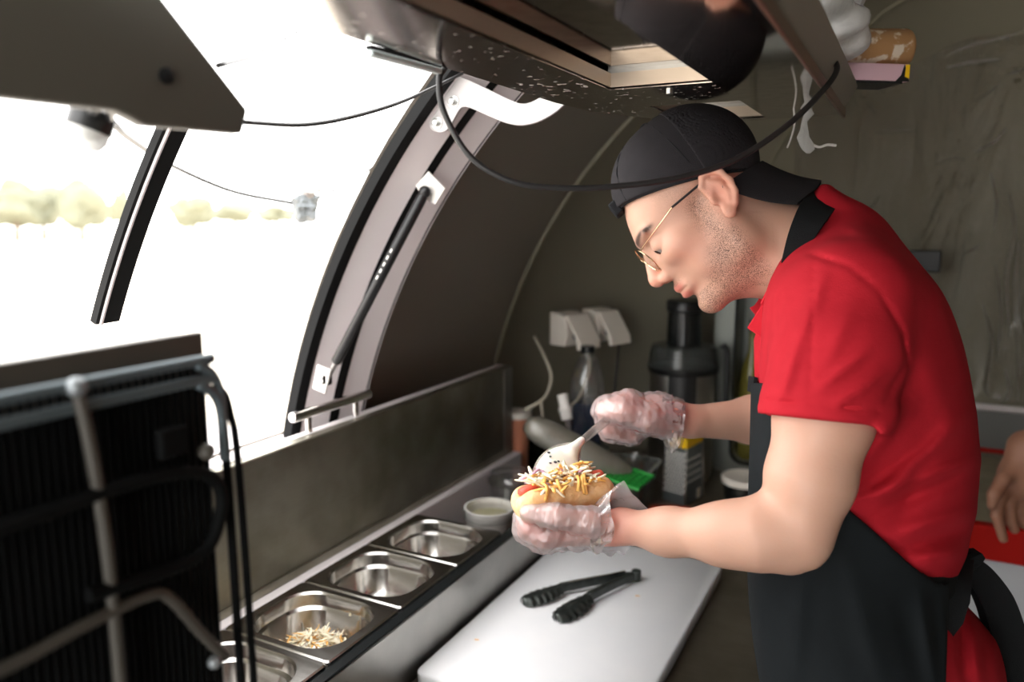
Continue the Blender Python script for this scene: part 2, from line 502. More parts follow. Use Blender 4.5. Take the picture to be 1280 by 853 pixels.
tl = ['round yellow-green tree at the outer edge of the park', 'tall yellow-green tree beyond the opening', 'broad green tree with a pale trunk in the park',
      'small dark green tree seen beside the black rail', 'hazy grey-green tree between rail and lantern', 'faint low grey tree behind the lantern wire',
      'faint far tree just under the hanging lantern']
for i, (px, top, wpx, Dm, mm) in enumerate([(18, 228, 60, 70, 'leaf'), (52, 232, 50, 75, 'leaf'), (100, 226, 52, 72, 'leaf'), (152, 240, 26, 90, 'leaf'),
                                            (242, 246, 50, 110, 'leaf'), (292, 252, 46, 120, 'leaf'), (345, 256, 44, 130, 'leaf')]):
    c = P(px, 262, Dm); r = wpx * Dm / FPX / 2; hz = (272 - top) * Dm / FPX
    t = thing('tree', tl[i], 'tree', (c[0], c[1], -.55))
    zt = 1.55 + hz
    a, b_ = blob(None, (c[0], c[1], (zt + .8) / 2), (r, r, (zt - .8) / 2), 4, .22, i)
    MB().add(a, b_).build('crown', M[mm], t)
    MB().tube([(c[0], c[1], -.55), (c[0] + .2, c[1], 1.6)], [.28, .18], 8).build('trunk', M['bark'], t)

# ------------------------------------------------------------------ counter
CZ = .895          # steel counter top
BZ = .92           # top of the cutting board
PZR = 1.0          # rim height of the pans
ct = thing('counter', 'long dark stainless steel worktop under the white cutting board', 'counter', (-.5, .9, 0))
mb = MB().bb(-.955, -.135, -.6, 2.28, CZ - .04, CZ)
# clip the counter end to the rounded wall
pl = [(-.955, -.6), (-.135, -.6)] + [(x, Y0 + (YB - .02) * math.sqrt(max(0, 1 - ((x - XC) / (RR - .01)) ** 2))) for x in np.linspace(-.135, -.955, 16)]
mb = MB().prism([(x, y, CZ - .04) for x, y in pl], (0, 0, .04))
mb.build('worktop', M['counter'], ct, bevel=.004)
MB().bb(-.95, -.16, -.6, 1.9, .08, CZ - .04).build('cabinet_front', M['steel'], ct, bevel=.004)

# topping rail (raised trough that carries the pans)
RX0, RX1 = -.826, -.594
rail = thing('topping_rail', 'raised steel topping rail running along the serving wall', 'topping rail', (-.7, .9, CZ))
RY0, RY1 = .40, 1.56
mb = MB().bb(RX1 - .006, RX1, RY0, RY1, CZ, PZR - .004)
mb.build('front_panel', M['steel'], rail, bevel=.002)
MB().bb(RX1 - .02, RX1, RY0, 1.24, PZR - .006, PZR - .001).build('front_ledge', M['darkglass'], rail, bevel=.002)
MB().bb(RX0, -.795, RY0, RY1 + .03, CZ, PZR + .002).build('back_ledge', M['whitealu'], rail, bevel=.002)
MB().bb(RX0, RX1, RY0, RY1, CZ, CZ + .006).build('trough_floor', M['steel'], rail)
MB().bb(RX0, RX1, RY1, RY1 + .006, CZ, CZ + .03).build('end_panel', M['steel'], rail)

# lid of the topping rail, standing open
lid = thing('rail_lid', 'open dirty steel lid standing upright behind the topping pans', 'lid', (-.82, .9, PZR))
LT = 1.212
mb = MB().bb(-.834, -.814, .22, 1.575, PZR + .003, LT)
mb.build('lid_panel', M['lidsteel'], lid, bevel=.003)
MB().bb(-.814, -.8115, .22, 1.575, PZR + .003, PZR + .016).build('lower_lip', M['lidsteel'], lid)
MB().bb(-.814, -.812, 1.535, 1.575, PZR + .012, LT - .004).build('end_fold', M['steel'], lid, bevel=.001)
hd = MB().tube([(-.842, .885, 1.243), (-.842, 1.078, 1.243)], .0085, 16).build('lid_handle', M['chrome'], lid, bevel=.0015)
for y in (.922, 1.040):
    MB().tube([(-.842, y, LT - .012), (-.842, y, 1.243)], .0055, 12).build('handle_post', M['chrome'], hd)
MB().bb(-.852, -.834, .22, 1.575, LT - .012, LT).build('top_flange', M['whitealu'], lid, bevel=.002)


# pans
def rrect(cx, cy, hx, hy, r, z, n=12):
    out = []
    for (sx, sy, a0) in ((1, 1, 0), (-1, 1, 90), (-1, -1, 180), (1, -1, 270)):
        for k in range(n):
            a = math.radians(a0 + 90 * k / (n - 1))
            out.append((cx + sx * (hx - r) + r * math.cos(a), cy + sy * (hy - r) + r * math.sin(a), z))
    return out


def pan_mesh(mb, cx, cy, z):
    hx, hy = .0895, .0755
    L = [rrect(cx, cy, hx, hy, .006, z - .008), rrect(cx, cy, hx + .001, hy + .001, .006, z - .002), rrect(cx, cy, hx - .001, hy - .001, .006, z),
         rrect(cx, cy, hx - .013, hy - .010, .046, z), rrect(cx, cy, hx - .0155, hy - .0125, .045, z - .003),
         rrect(cx, cy, hx - .017, hy - .014, .044, z - .02), rrect(cx, cy, hx - .021, hy - .018, .042, z - .024),
         rrect(cx, cy, hx - .027, hy - .024, .040, z - .058), rrect(cx, cy, hx - .034, hy - .031, .034, z - .065)]
    mb.loft(L, False, True)


PCX = -.702
pan_y = [1.071, .9175, .763, .6085]
plab = ['empty steel topping pan beside the round white tub', 'empty steel topping pan with a purplish sheen and water drops',
        'steel topping pan holding shredded slaw', 'steel topping pan beside the black grille, end of the row']
pans = []
for i, y in enumerate(pan_y):
    if i == 0:
        mb = MB(); pan_mesh(mb, PCX, y, PZR + .004)
        p = mb.build('topping_pan', M['pansteel'], smooth=35, fix=False)
        base = p; y00 = y
    else:
        p = base.copy(); COL.objects.link(p); p.location.y += y - y00
    tag(p, plab[i], 'pan', 'steel pans in the topping rail')


def shred(mb, c, L, w, rs, curl=.5, flat=.35, up=None):
    d = unit(rs.randn(3) * (1, 1, .35) if up is None else up)
    s = unit(np.cross(d, rs.randn(3)))
    c = V3(c)
    pts = [c + d * L * (t - .5) + s * curl * L * ((t - .5) ** 2 - .08) for t in np.linspace(0, 1, 5)]
    mb.tube(pts, [w * .6, w, w * 1.05, w, w * .5], 5, flat=flat)


rs = np.random.RandomState(3)
mb = MB(); mo = MB()
cy = pan_y[2]
for k in range(260):
    a = rs.rand() * 6.28; r = math.sqrt(rs.rand())
    x = PCX + .006 + math.cos(a) * r * .058; y = cy - .002 + math.sin(a) * r * .042
    z = PZR - .054 + .034 * (1 - r) + rs.rand() * .01
    shred(mb if rs.rand() < .78 else mo, (x, y, z), .018 + rs.rand() * .016, .0016, rs, .6)
so = thing('slaw', 'pale shredded cabbage and carrot slaw in the bottom of the pan', 'slaw', (PCX, cy, PZR - .08))
so['kind'] = 'stuff'
o = mb.build('cabbage_shreds', M['cabbage'], so, weld=False, fix=False); o['kind'] = 'stuff'
o = mo.build('carrot_shreds', M['cheese'], so, weld=False, fix=False); o['kind'] = 'stuff'
for k, (dx, dy, z, L, m, dr) in enumerate([(.012, .058, -.030, .032, 'cabbage', (.1, .2, 1)), (.036, .054, -.032, .040, 'cabbage', (.05, .1, 1)),
                                          (.022, .050, -.055, .022, 'greenleaf', (.5, .1, .8)), (-.03, .051, -.055, .02, 'greenleaf', (.1, .0, 1)), (-.055, .035, -.05, .03, 'cabbage', (.1, .1, 1)),
                                          (.010, .057, -.052, .012, 'cabbage', (.6, .1, .4))]):
    mb = MB(); shred(mb, (PCX + dx, cy + dy, PZR + z), L, .0034, rs, .35, .35, dr)
    mb.build('clinging_shred', M[m], so)

# cutting board
bx0, bx1 = -.586, -.272
mb = MB()
mb.loft([rrect((bx0 + bx1) / 2, 1.105, (bx1 - bx0) / 2 - e, .275 - e, .018, z, 8) for e, z in ((.003, CZ), (0, CZ + .004), (0, BZ - .004), (.004, BZ))], True, True)
mb.build('cutting_board', M['board'], smooth=50, label='large white plastic cutting board lying on the steel counter', cat='cutting board')
for k, (px, py) in enumerate([(596, 801), (797, 746)]):
    q = PZ(px, py, BZ)
    mb = MB(); shred(mb, q + (0, 0, .0012), .007, .0012, rs, .5, .5, (1, .3, 0))
    mb.build('food_crumb', M['cheese'], label=['tiny orange crumb on the bare corner of the cutting board', 'tiny orange crumb beside the tongs hinge'][k], cat='crumb', group='crumbs on the cutting board')

# tongs
tg = thing('tongs', 'dark metal kitchen tongs with scalloped heads lying on the cutting board', 'tongs', PZ(720, 745, BZ))
hinge = PZ(795, 727, BZ)
for k, (headpx, midpx, width) in enumerate([((655, 757), (700, 745), 1), ((697, 778), (735, 757), 1)]):
    h1 = PZ(*headpx, BZ); m1 = PZ(*midpx, BZ)
    d = unit(m1 - hinge); up = np.array([0, 0, 1.]); s = unit(np.cross(up, d))
    sg = 1 if k == 0 else -1
    mb = MB()
    # arm: folded channel from hinge to head
    pts = [hinge + up * .011, hinge + (m1 - hinge) * .5 + up * .015, m1 + up * .014]
    loops = []
    for i, q in enumerate(spline(pts, 5)):
        w = .006 + .0035 * i / 10; hgt = .0075
        loops.append([q - s * w * .5 - up * hgt, q + s * w * .5 - up * hgt, q + s * w * .5 + up * hgt, q - s * w * .5 + up * hgt])
    mb.loft(loops, True, True)
    arm = mb.build('tongs_arm', M['tongs'], tg, bevel=.0015)
    # ridge rib on the arm
    if k == 0:
        mb = MB()
        a, b_ = hinge + (m1 - hinge) * .15 + up * .0235, hinge + (m1 - hinge) * .9 + up * .0222
        mb.loft([[q - s * .0015, q + s * .0022, q + s * .0022 - up * .003, q - s * .0015 - up * .003] for q in (a, (a + b_) / 2, b_)], True, True)
        mb.build('arm_ridge', M['chrome'], arm)
    # scalloped head: dished blade lying almost flat
    d2 = unit(h1 - m1); s2 = unit(np.cross(up, d2)); L = np.linalg.norm(h1 - m1) + .004
    top = []; bot = []
    mb = MB(); loops = []
    for t in np.linspace(0, 1, 25):
        base = m1 + d2 * L * t + up * (.017 - .006 * t)
        w = (.008 + .012 * math.sin(math.pi * min(1, .1 + t * .75))) * (1 if t < .9 else math.sqrt(max(.05, 1 - ((t - .9) / .1) ** 2)))
        w *= 1 + .13 * math.cos(t * 2 * math.pi * 6)
        row = [base + s2 * w * e + up * (.004 - .010 * e * e) for e in (-1, -.6, -.2, .2, .6, 1)]
        loops.append(row + [q - up * .0018 for q in row[::-1]])
    mb.loft(loops, True, True)
    hdn = mb.build('tongs_head', M['tongs'], tg, smooth=60)
    mb = MB(); mb.tube([m1 + up * .0185, m1 + d2 * L * .55 + up * .0165], [.0035, .0018], 8)
    mb.build('head_rib', M['tongs'], hdn)
MB().tube([hinge + (0, 0, .0035), hinge + (0, 0, .0205)], .0085, 18).build('hinge', M['tongs'], tg, bevel=.001)

# ------------------------------------------------------------------ things in and behind the rail
def tub(name, label, c, r, h, m='clear', food=True, lidm='white'):
    t = thing(name, label, 'tub', c)
    c = V3(c)
    MB().lathe([(r * .86, 0), (r * .9, .004), (r, h - .004), (r + .002, h - .002), (r + .002, h), (r - .002, h), (r * .97, h - .004), (r * .86, .004), (0, .004)], c, n=40).build('tub_body', M[m], t, smooth=50)
    if food:
        MB().lathe([(r * .9, h * .55), (r * .85, h * .62), (0, h * .68)], c, n=30).build('tub_contents', M['food'], t)
    return t


q = PZ(612, 634, PZR + .016)
t = tub('food_tub', 'round white plastic tub with chopped yellow food inside next to the pans', (q[0], q[1], CZ + .075), .046, .047, 'white')
MB().lathe([(.049, .028), (.050, .030), (.050, .036), (.047, .038)], (q[0], q[1], CZ + .075), n=40).build('tub_band', M['clear'], t)
tr = MB().bb(q[0] - .05, q[0] + .055, q[1] - .055, q[1] + .06, CZ + .006, CZ + .075)
tr.build('clear_box', M['clear'], bevel=.006, label='low clear plastic box under the round white tub', cat='box')
q = PZ(641, 590, PZR + .01)
t = thing('glass_bowl', 'clear round glass bowl with lid in the dark end of the rail', 'bowl', (q[0], q[1], CZ + .006))
MB().lathe([(.03, 0), (.04, .004), (.048, .05), (.052, .085), (.054, .09), (.05, .088), (.044, .05), (.03, .006), (0, .006)], (q[0], q[1], CZ + .006), n=36).build('bowl_body', M['clear'], t)
MB().lathe([(.056, .088), (.057, .094), (.05, .1), (.048, .108), (0, .11)], (q[0], q[1], CZ + .006), n=36).build('bowl_lid', M['clear'], t)
# dark crate edge behind the rail
q = PZ(690, 600, CZ)
# wrapped roll
a, b_ = P(657, 529, 1.60), P(790, 598, 1.66)
wr = thing('wrapped_roll', 'long pale roll wrapped in cling film leaning behind the spoon', 'wrapped roll', (b_[0], b_[1], CZ))
d = unit(b_ - a); Lr = np.linalg.norm(b_ - a)
prf = [(0.004, 0), (.016, .004), (.026, .02), (.030, .05), (.031, Lr * .5), (.029, Lr - .05), (.022, Lr - .015), (.010, Lr - .002), (.003, Lr)]
MB().lathe([(max(.001, r - .002), h) for r, h in prf], a, d, 28).build('roll_core', mat('roll_grey', lin(186, 178, 160), .5, noise=(40, .6, lin(214, 208, 192))), wr)
MB().lathe(prf, a, d, 28).build('film_wrap', M['film'], wr)
# pink cup
q = P(646, 570, 1.88)
c = (q[0], q[1], CZ)
hh = P(646, 513, 1.88)[2] - CZ
t = thing('plastic_cup', 'pink-orange plastic cup standing behind the open lid', 'cup', c)
MB().lathe([(.024, 0), (.026, .003), (.031, hh - .02), (.033, hh - .006), (.034, hh), (.032, hh), (.03, hh - .01), (.022, .006), (0, .006)], c, n=28).build('cup_body', M['pinkcup'], t)
MB().lathe([(.0255, .0), (.0275, .012), (.0275, .016)], c, n=28).build('cup_base_ring', M['white'], t)
MB().lathe([(.0335, hh - .012), (.0358, hh - .010), (.0358, hh + .002), (.034, hh + .003)], c, n=28).build('cup_rim', M['cream'], t)

# dark box under the roll
q = PZ(672, 600, CZ)
MB().bb(q[0] - .045, q[0] + .06, q[1] + .02, q[1] + .14, CZ, CZ + .10).build('storage_crate', M['darkglass'], bevel=.008, label='low dark plastic crate under the wrapped roll', cat='crate')

# clear rectangular container with a green slotted tray
q = PZ(768, 640, CZ)
Yc = q[1]
cx0, cx1 = PY(722, 600, Yc)[0], PY(806, 600, Yc)[0]
zt = PY(768, 588, Yc)[2]
t = thing('clear_container', 'clear rectangular plastic container holding a green slotted tray', 'container', ((cx0 + cx1) / 2, Yc + .06, CZ))
mx = (cx0 + cx1) / 2; hw = (cx1 - cx0) / 2
mb = MB()
Ls = [rrect(mx, Yc + .06, hw - .012, .050, .014, CZ, 8), rrect(mx, Yc + .06, hw - .009, .053, .016, CZ + .004, 8), rrect(mx, Yc + .06, hw - .002, .060, .018, zt - .006, 8),
      rrect(mx, Yc + .06, hw + .003, .065, .02, zt - .005, 8), rrect(mx, Yc + .06, hw + .003, .065, .02, zt, 8), rrect(mx, Yc + .06, hw - .002, .060, .018, zt, 8),
      rrect(mx, Yc + .06, hw - .011, .051, .014, CZ + .004, 8)]
mb.loft(Ls, True, True)
mb.build('container_body', M['clear'], t, smooth=40)
MB().loft([rrect(mx, Yc + .06, hw + .004, .066, .02, zt - .006, 8), rrect(mx, Yc + .06, hw + .006, .068, .02, zt - .003, 8), rrect(mx, Yc + .06, hw + .004, .066, .02, zt + .001, 8), rrect(mx, Yc + .06, hw - .001, .061, .018, zt + .001, 8)]).build('container_rim', mat('rim_milky', lin(190, 196, 192), .3, Alpha=.65), t)
# green tray with holes, tilted inside
g0, g1 = P(714, 572, 1.68), P(808, 604, 1.60)
dg = unit(g1 - g0); ng = unit(np.cross(dg, np.cross(dg, (0, 0, 1)) * -1)); sg_ = unit(np.cross(dg, ng))
gt = thing('green_tray', 'bright green plastic tray with round holes inside the clear container', 'tray', g1 - (0, 0, .02))
mb = MB(); Lg = np.linalg.norm(g1 - g0)
NX, NY = 12, 5
for i in range(NX):
    for j in range(NY):
        cc = g0 + dg * Lg * (i + .5) / NX + sg_ * .09 * ((j + .5) / NY - .5)
        ex, ey = dg * Lg / NX / 2, sg_ * .09 / NY / 2
        outer = []; inner = []
        for k in range(16):
            an = 2 * math.pi * k / 16; cs, sn = math.cos(an), math.sin(an); mxx = max(abs(cs), abs(sn))
            outer.append(cc + ex * cs / mxx + ey * sn / mxx); inner.append(cc + ex * .55 * cs + ey * .55 * sn)
        mb.loft([outer, inner, [p - ng * .004 for p in inner], [p - ng * .004 for p in outer]])
mb.build('tray_sheet', M['green'], gt, smooth=30)
MB().tube([g0 + sg_ * .046, g1 + sg_ * .046, g1 - sg_ * .046, g0 - sg_ * .046], .004, 8, closed=True).build('tray_edge', M['green'], gt)

# box grater
q = PZ(846, 634, CZ)
gx, gy = q[0], q[1]
gr = thing('box_grater', 'steel box grater with yellow top standing on the counter', 'grater', (gx, gy + .03, CZ))
ang = math.radians(40)
A0 = V3((gx, gy, CZ))
ga = PZ(827, 627, CZ); gb = PZ(856, 636, CZ); gc = PZ(879, 622, CZ)
gd = ga + gc - gb
zt = PY(856, 562, gb[1])[2] - CZ
zt2 = zt
cen = (ga + gc) / 2
quad = [ga, gb, gc, gd]
topq = [cen + (p - cen) * .86 + (0, 0, zt) for p in quad]
mb = MB(); mb.loft([quad, topq], False, True)
mb.build('grater_body', M['grater'], gr, smooth=20)
for k in range(4):
    MB().tube([quad[k], topq[k]], .0022, 8).build('corner_bead', M['chrome'], gr)
MB().loft([[cen + (p - cen) * 1.02 for p in quad], [cen + (p - cen) * 1.03 + (0, 0, .006) for p in quad]]).build('foot_rim', M['chrome'], gr)
mb = MB(); mb.loft([[cen + (p - cen) * e + (0, 0, h) for p in quad] for e, h in ((.90, zt - .002), (.90, zt + .012), (.84, zt + .020))], True, True)
mb.build('grater_top', M['yellow'], gr, bevel=.002)
# teeth: rows of small raised slots on the left visible face, larger sparse on the right
tb = MB()
for (pa, pb, ta, tb_, nx, ny, rr) in ((quad[0], quad[1], topq[0], topq[1], 7, 14, .0028),):
    for j in range(ny):
        for i in range(nx):
            u = (i + .5 + .5 * (j % 2)) / (nx + .6); v = .2 + .72 * (j + .5) / ny
            p = (pa * (1 - u) + pb * u) * (1 - v) + (ta * (1 - u) + tb_ * u) * v
            nn = unit(np.cross(pb - pa, (0, 0, 1)))
            tb.lathe([(rr, 0), (rr * .8, .0022), (0, .0028)], p, nn, 6)
o = tb.build('grating_teeth', M['white'], gr, weld=False, fix=False); o['kind'] = 'stuff'
tb = MB()
for j in range(4):
    for i in range(6):
        u = (i + .7) / 7; v = .35 + .5 * (j + .5) / 4
        p = (quad[1] * (1 - u) + quad[2] * u) * (1 - v) + (topq[1] * (1 - u) + topq[2] * u) * v
        nn = unit(np.cross(quad[2] - quad[1], (0, 0, 1)))
        tb.lathe([(.0034, 0), (.0022, .0026), (0, .003)], p, nn, 6)
o = tb.build('coarse_teeth', M['steel'], gr, weld=False, fix=False); o['kind'] = 'stuff'
pa = quad[1] + (quad[2] - quad[1]) * .6; n2 = unit(np.cross(quad[2] - quad[1], (0, 0, 1))); dd = unit(quad[2] - quad[1])
MB().prism([pa + n2 * .0012 + (0, 0, .008), pa + n2 * .0012 + dd * .017 + (0, 0, .008), pa + n2 * .0008 - (0, 0, -.032) + dd * .017, pa + n2 * .0008 + (0, 0, .032)], n2 * .0006).build('price_label', M['label'], gr)

# red sausage on the counter
q = PZ(835, 642, CZ + .012)
a, b_ = V3((q[0] - .045, q[1] - .012, CZ + .0145)), V3((q[0] + .06, q[1] + .02, CZ + .0145))
MB().tube(spline([a, (a + b_) / 2 + (0, .006, 0), b_], 6), [.006, .012, .0145, .0145, .0145, .0145, .0145, .0145, .0145, .0145, .0145, .012, .006], 14).build('cured_sausage', M['redsausage'], label='dark red sausage lying in front of the grater', cat='sausage')

# lidded tub at the far right of the counter
q = PZ(925, 633, CZ)
t = thing('lidded_tub', 'dark round tub with a pale cream lid beside the grater', 'tub', (q[0], q[1] + .045, CZ))
c = (q[0], q[1] + .045, CZ); hl = PY(925, 600, q[1] + .045)[2] - CZ
MB().lathe([(.042, 0), (.045, .003), (.05, hl - .006), (.05, hl)], c, n=36).build('tub_body', M['darkglass'], t)
MB().lathe([(.053, hl - .004), (.054, hl), (.054, hl + .008), (.051, hl + .011), (.045, hl + .009), (0, hl + .0085)], c, n=36).build('tub_lid', M['cream'], t)

# clear cup in front of the juicer
for k, (px, D, hh, lab) in enumerate([(790, 1.74, .125, 'tall clear cup in front of the juicer'), (742, 1.95, .09, 'short clear cup beside the blue bottle')]):
    q = P(px, 590, D); c = (q[0], q[1], CZ)
    t = thing('clear_cup', lab, 'cup', c, 'clear cups near the juicer')
    r = .037
    MB().lathe([(r * .75, 0), (r * .78, .003), (r, hh), (r + .0025, hh + .002), (r, hh + .003), (r - .002, hh), (r * .72, .006), (0, .006)], c, n=32).build('cup_wall', M['glass'], t)
    MB().lathe([(r * .74, .006), (r * .85, hh * .5), (0, hh * .5)], c, n=24).build('cup_contents', mat('cup_dark_contents', lin(84, 80, 76), .3), t)

# bottle with blue liquid
q = P(733, 540, 1.80); c = (q[0], q[1], CZ)
bt = thing('water_bottle', 'clear plastic bottle half filled with blue liquid below the sockets', 'bottle', c)
zl = P(733, 500, 1.80)[2] - CZ; ztp = P(733, 436, 1.80)[2] - CZ
MB().lathe([(.036, 0), (.041, .006), (.041, zl - .01), (.041, zl + .03), (.038, zl + .06), (.024, ztp - .02), (.014, ztp - .008), (.014, ztp)], c, n=32).build('bottle_shell', M['clear'], bt)
MB().lathe([(.034, .003), (.0385, .008), (.0385, zl), (0, zl)], c, n=32).build('blue_liquid', M['blue'], bt)
MB().lathe([(.016, ztp - .004), (.016, ztp + .012), (.0, ztp + .013)], c, n=20).build('bottle_cap', M['darkglass'], bt)

# juicer
q = P(850, 560, 2.0); c = V3((q[0], q[1], CZ)); s = 2.0 / FPX
jz = lambda py: P(850, py, 2.0)[2] - CZ
ju = thing('juicer', 'black and steel juice extractor with a tall black feed pusher', 'juicer', c)
MB().lathe([(38 * s, 0), (40 * s, .006), (40 * s, jz(462)), (38 * s, jz(455))], c, n=40).build('juicer_body', M['steel'], ju, smooth=40)
fv = unit((CAM - c) * (1, 1, 0)); sv = np.cross((0, 0, 1), fv)
mb = MB()
arc = [c + fv * 40.8 * s * math.cos(a) + sv * 40.8 * s * math.sin(a) for a in np.linspace(-.42, .42, 9)]
mb.loft([[p + (0, 0, z) for p in arc] + [p * 1 - fv * .004 + (0, 0, z) for p in arc[::-1]] for z in (.004, jz(460))], True, True)
mb.build('front_panel', M['blackplastic'], ju, smooth=40)
MB().tube([c + fv * 42 * s + sv * -.012 + (0, 0, jz(500)), c + fv * 43 * s + (0, 0, jz(503)), c + fv * 42 * s + sv * .012 + (0, 0, jz(500))], .0022, 8).build('front_badge', M['chrome'], ju)
MB().lathe([(41 * s, jz(456)), (42 * s, jz(452)), (41 * s, jz(450)), (40 * s, jz(432)), (38 * s, jz(428)), (22 * s, jz(426))], c, n=40).build('juice_bowl', mat('bowl_smoke', lin(70, 74, 72), .12, Alpha=.75), ju)
MB().lathe([(41.5 * s, jz(461)), (42.5 * s, jz(458)), (42.5 * s, jz(454)), (41 * s, jz(453))], c, n=40).build('bowl_ring', M['blackplastic'], ju)
MB().lathe([(21 * s, jz(428)), (20 * s, jz(388)), (20 * s, jz(386))], c, n=32).build('feed_tube', M['darkglass'], ju)
MB().lathe([(19 * s, jz(386)), (22 * s, jz(384)), (22 * s, jz(375)), (20 * s, jz(372)), (0, jz(371.5))], c, n=32).build('pusher', M['blackplastic'], ju)
mb = MB(); hp = c - sv * 0 + np.cross((0, 0, 1), fv) * 46 * s
mb.tube(spline([hp + (0, 0, jz(426)), hp * 1 + np.cross((0, 0, 1), fv) * .012 + (0, 0, jz(440)), hp + np.cross((0, 0, 1), fv) * .012 + (0, 0, jz(505)), hp + (0, 0, jz(520))], 5), .008, 10)
mb.build('locking_arm', M['blackplastic'], ju)

# drinks cabinet with rounded window and bottles
yk = 2.00
kx0 = PY(893, 420, yk)[0]; kx1 = kx0 + .34
kz0, kz1 = CZ, PY(930, 330, yk)[2]
kb = thing('drinks_cabinet', 'grey steel cabinet with a rounded dark opening behind the cook', 'cabinet', ((kx0 + kx1) / 2, yk, CZ))
wx0, wx1 = PY(921, 420, yk)[0], kx1 - .03
wz0, wz1 = kz0 + .03, PY(930, 358, yk)[2]
# frame as a plate with a rounded hole
def rr2(x0, x1, z0, z1, r, y, n=10):
    return [(a, y, b) for a, b, _ in rrect((x0 + x1) / 2, (z0 + z1) / 2, (x1 - x0) / 2, (z1 - z0) / 2, r, 0, n)]
mb = MB()
mb.loft([rr2(kx0, kx1, kz0, kz1, .012, yk + .15), rr2(kx0, kx1, kz0, kz1, .012, yk), rr2(wx0, wx1, wz0, wz1, .03, yk), rr2(wx0, wx1, wz0, wz1, .03, yk + .12)], True, True)
M['cabinet'] = mat('cabinet_grey', lin(128, 132, 126), .4, .3)
mb.build('cabinet_frame', M['cabinet'], kb, smooth=40)
MB().loft([rr2(wx0 - .006, wx1 + .006, wz0 - .006, wz1 + .006, .034, yk - .002), rr2(wx0 - .006, wx1 + .006, wz0 - .006, wz1 + .006, .034, yk - .006), rr2(wx0, wx1, wz0, wz1, .03, yk - .006), rr2(wx0, wx1, wz0, wz1, .03, yk)]).build('window_gasket', M['rubber'], kb)
MB().bb(wx0, wx1, yk + .10, yk + .118, wz0, wz1).build('inner_back', M['cabinet'], kb)
for k, (px, ytop, mm, lab) in enumerate([(938, 400, 'oil', 'yellow oil bottle with a white label in the drinks cabinet'), (976, 366, 'darkglass', 'dark tall bottle at the back of the drinks cabinet')]):
    yb = yk + .05
    q = PY(px, 500, yb); c = (q[0], yb, wz0); ht = PY(px, ytop, yb)[2] - wz0
    b = thing('bottle', lab, 'bottle', c, 'bottles in the drinks cabinet')
    MB().lathe([(.028, 0), (.031, .004), (.031, ht * .55), (.026, ht * .66), (.011, ht * .78), (.0105, ht * .94)], c, n=28).build('bottle_glass', M[mm], b)
    MB().lathe([(.0125, ht * .92), (.0125, ht), (0, ht)], c, n=18).build('bottle_cap', M['blackplastic'], b)
    MB().lathe([(.0316, ht * .12), (.0318, ht * .13), (.0318, ht * .40), (.0316, ht * .41)], c, n=28).build('bottle_label', M['label'], b)

# ------------------------------------------------------------------ sockets and leads on the end wall
def socket(px, py, D, lab):
    c = P(px, py, D)
    n = unit((.93, -.36, 0)); s = np.cross((0, 0, 1), n); s = unit(s)
    t = thing('socket', lab, 'socket', c, 'weatherproof sockets on the end wall')
    up = V3((0, 0, 1))
    w, h, dp = .036, .04, .030
    B = c - n * .06
    # wedge shaped housing
    side = [(-.0, -h), (.052, -h), (.060, -h * .2), (.052, h * .8), (.03, h), (0, h)]
    mb = MB(); mb.prism([B + n * a + up * b - s * w for a, b in side], s * 2 * w)
    mb.build('housing', M['cream'], t, bevel=.003)
    # open hinged flap hanging from the top edge, standing off the face
    fl = [(.050, h * .95), (.060, h * .9), (.100, -h * .55), (.104, -h * 1.05), (.092, -h * 1.1), (.088, -h * .5)]
    mb = MB(); mb.prism([B + n * a + up * b - s * w * .98 for a, b in fl], s * 2 * w * .98)
    f = mb.build('flap', M['cream'], t, bevel=.002)
    MB().lathe([(.016, .0), (.016, .012), (.012, .014)], B + n * .056 + up * -.01, n, 16).build('socket_face', M['blackplastic'], t)
    return B + n * .095 - up * h


s1 = socket(722, 412, 1.86, 'cream flap socket with a white lead plugged in')
s2 = socket(761, 407, 1.92, 'cream flap socket with a black lead, above the juicer side')


def cable(name, pts, r, m, label, n=8, cat='cable', group=None):
    MB().tube(spline(pts, n), r, 8).build(name, M[m], label=label, cat=cat, smooth=180, group=group)


cable('cable', [s1, P(737, 450, 1.80), P(735, 470, 1.78), P(725, 495, 1.74), P(714, 507, 1.70)], .0035, 'cablewhite', 'white lead running from the socket down to the white connector')
cable('cable', [s2, P(772, 450, 1.86), P(768, 490, 1.86), P(766, 520, 1.85)], .003, 'cableblack', 'thin black lead hanging from the second socket')
cable('cable', [P(668, 421, 1.86), P(680, 445, 1.80), P(689, 470, 1.76), P(684, 492, 1.74), P(674, 503, 1.72), P(655, 513, 1.72)], .004, 'cablewhite', 'bare white lead coming out of the end wall')
cable('cable', [P(676, 501, 1.72), P(678, 515, 1.72), P(680, 535, 1.74)], .0035, 'cablewhite', 'short white lead branch hanging behind the wrapped roll')
# white connector
a, b_ = P(703, 493, 1.69), P(709, 525, 1.68)
cn = thing('connector', 'white plastic cable connector standing upright beside the blue bottle', 'connector', b_)
d = unit(b_ - a); L = np.linalg.norm(b_ - a)
MB().lathe([(.009, 0), (.0125, .001), (.0115, L * .45), (.015, L * .55), (.0155, L * .62), (.014, L * .66), (.0125, L)], a, d, 20).build('connector_shell', M['white'], cn)
MB().tube(spline([b_, P(711, 540, 1.68), P(713, 556, 1.68)], 4), .0055, 10).build('connector_tail', M['greyalu'], cn)

# ------------------------------------------------------------------ steel hood above the cook
HZ, HT = 1.69, 1.728
hood = thing('steel_hood', 'polished stainless steel hood hanging over the counter with recessed underside', 'hood', (-.25, .75, HZ))
HY0, HY1, HX0, HX1 = .30, 1.185, -.405, -.102
holes = [(-.312, -.200, HY0 + .03, .842), (-.312, -.200, .985, 1.165)]
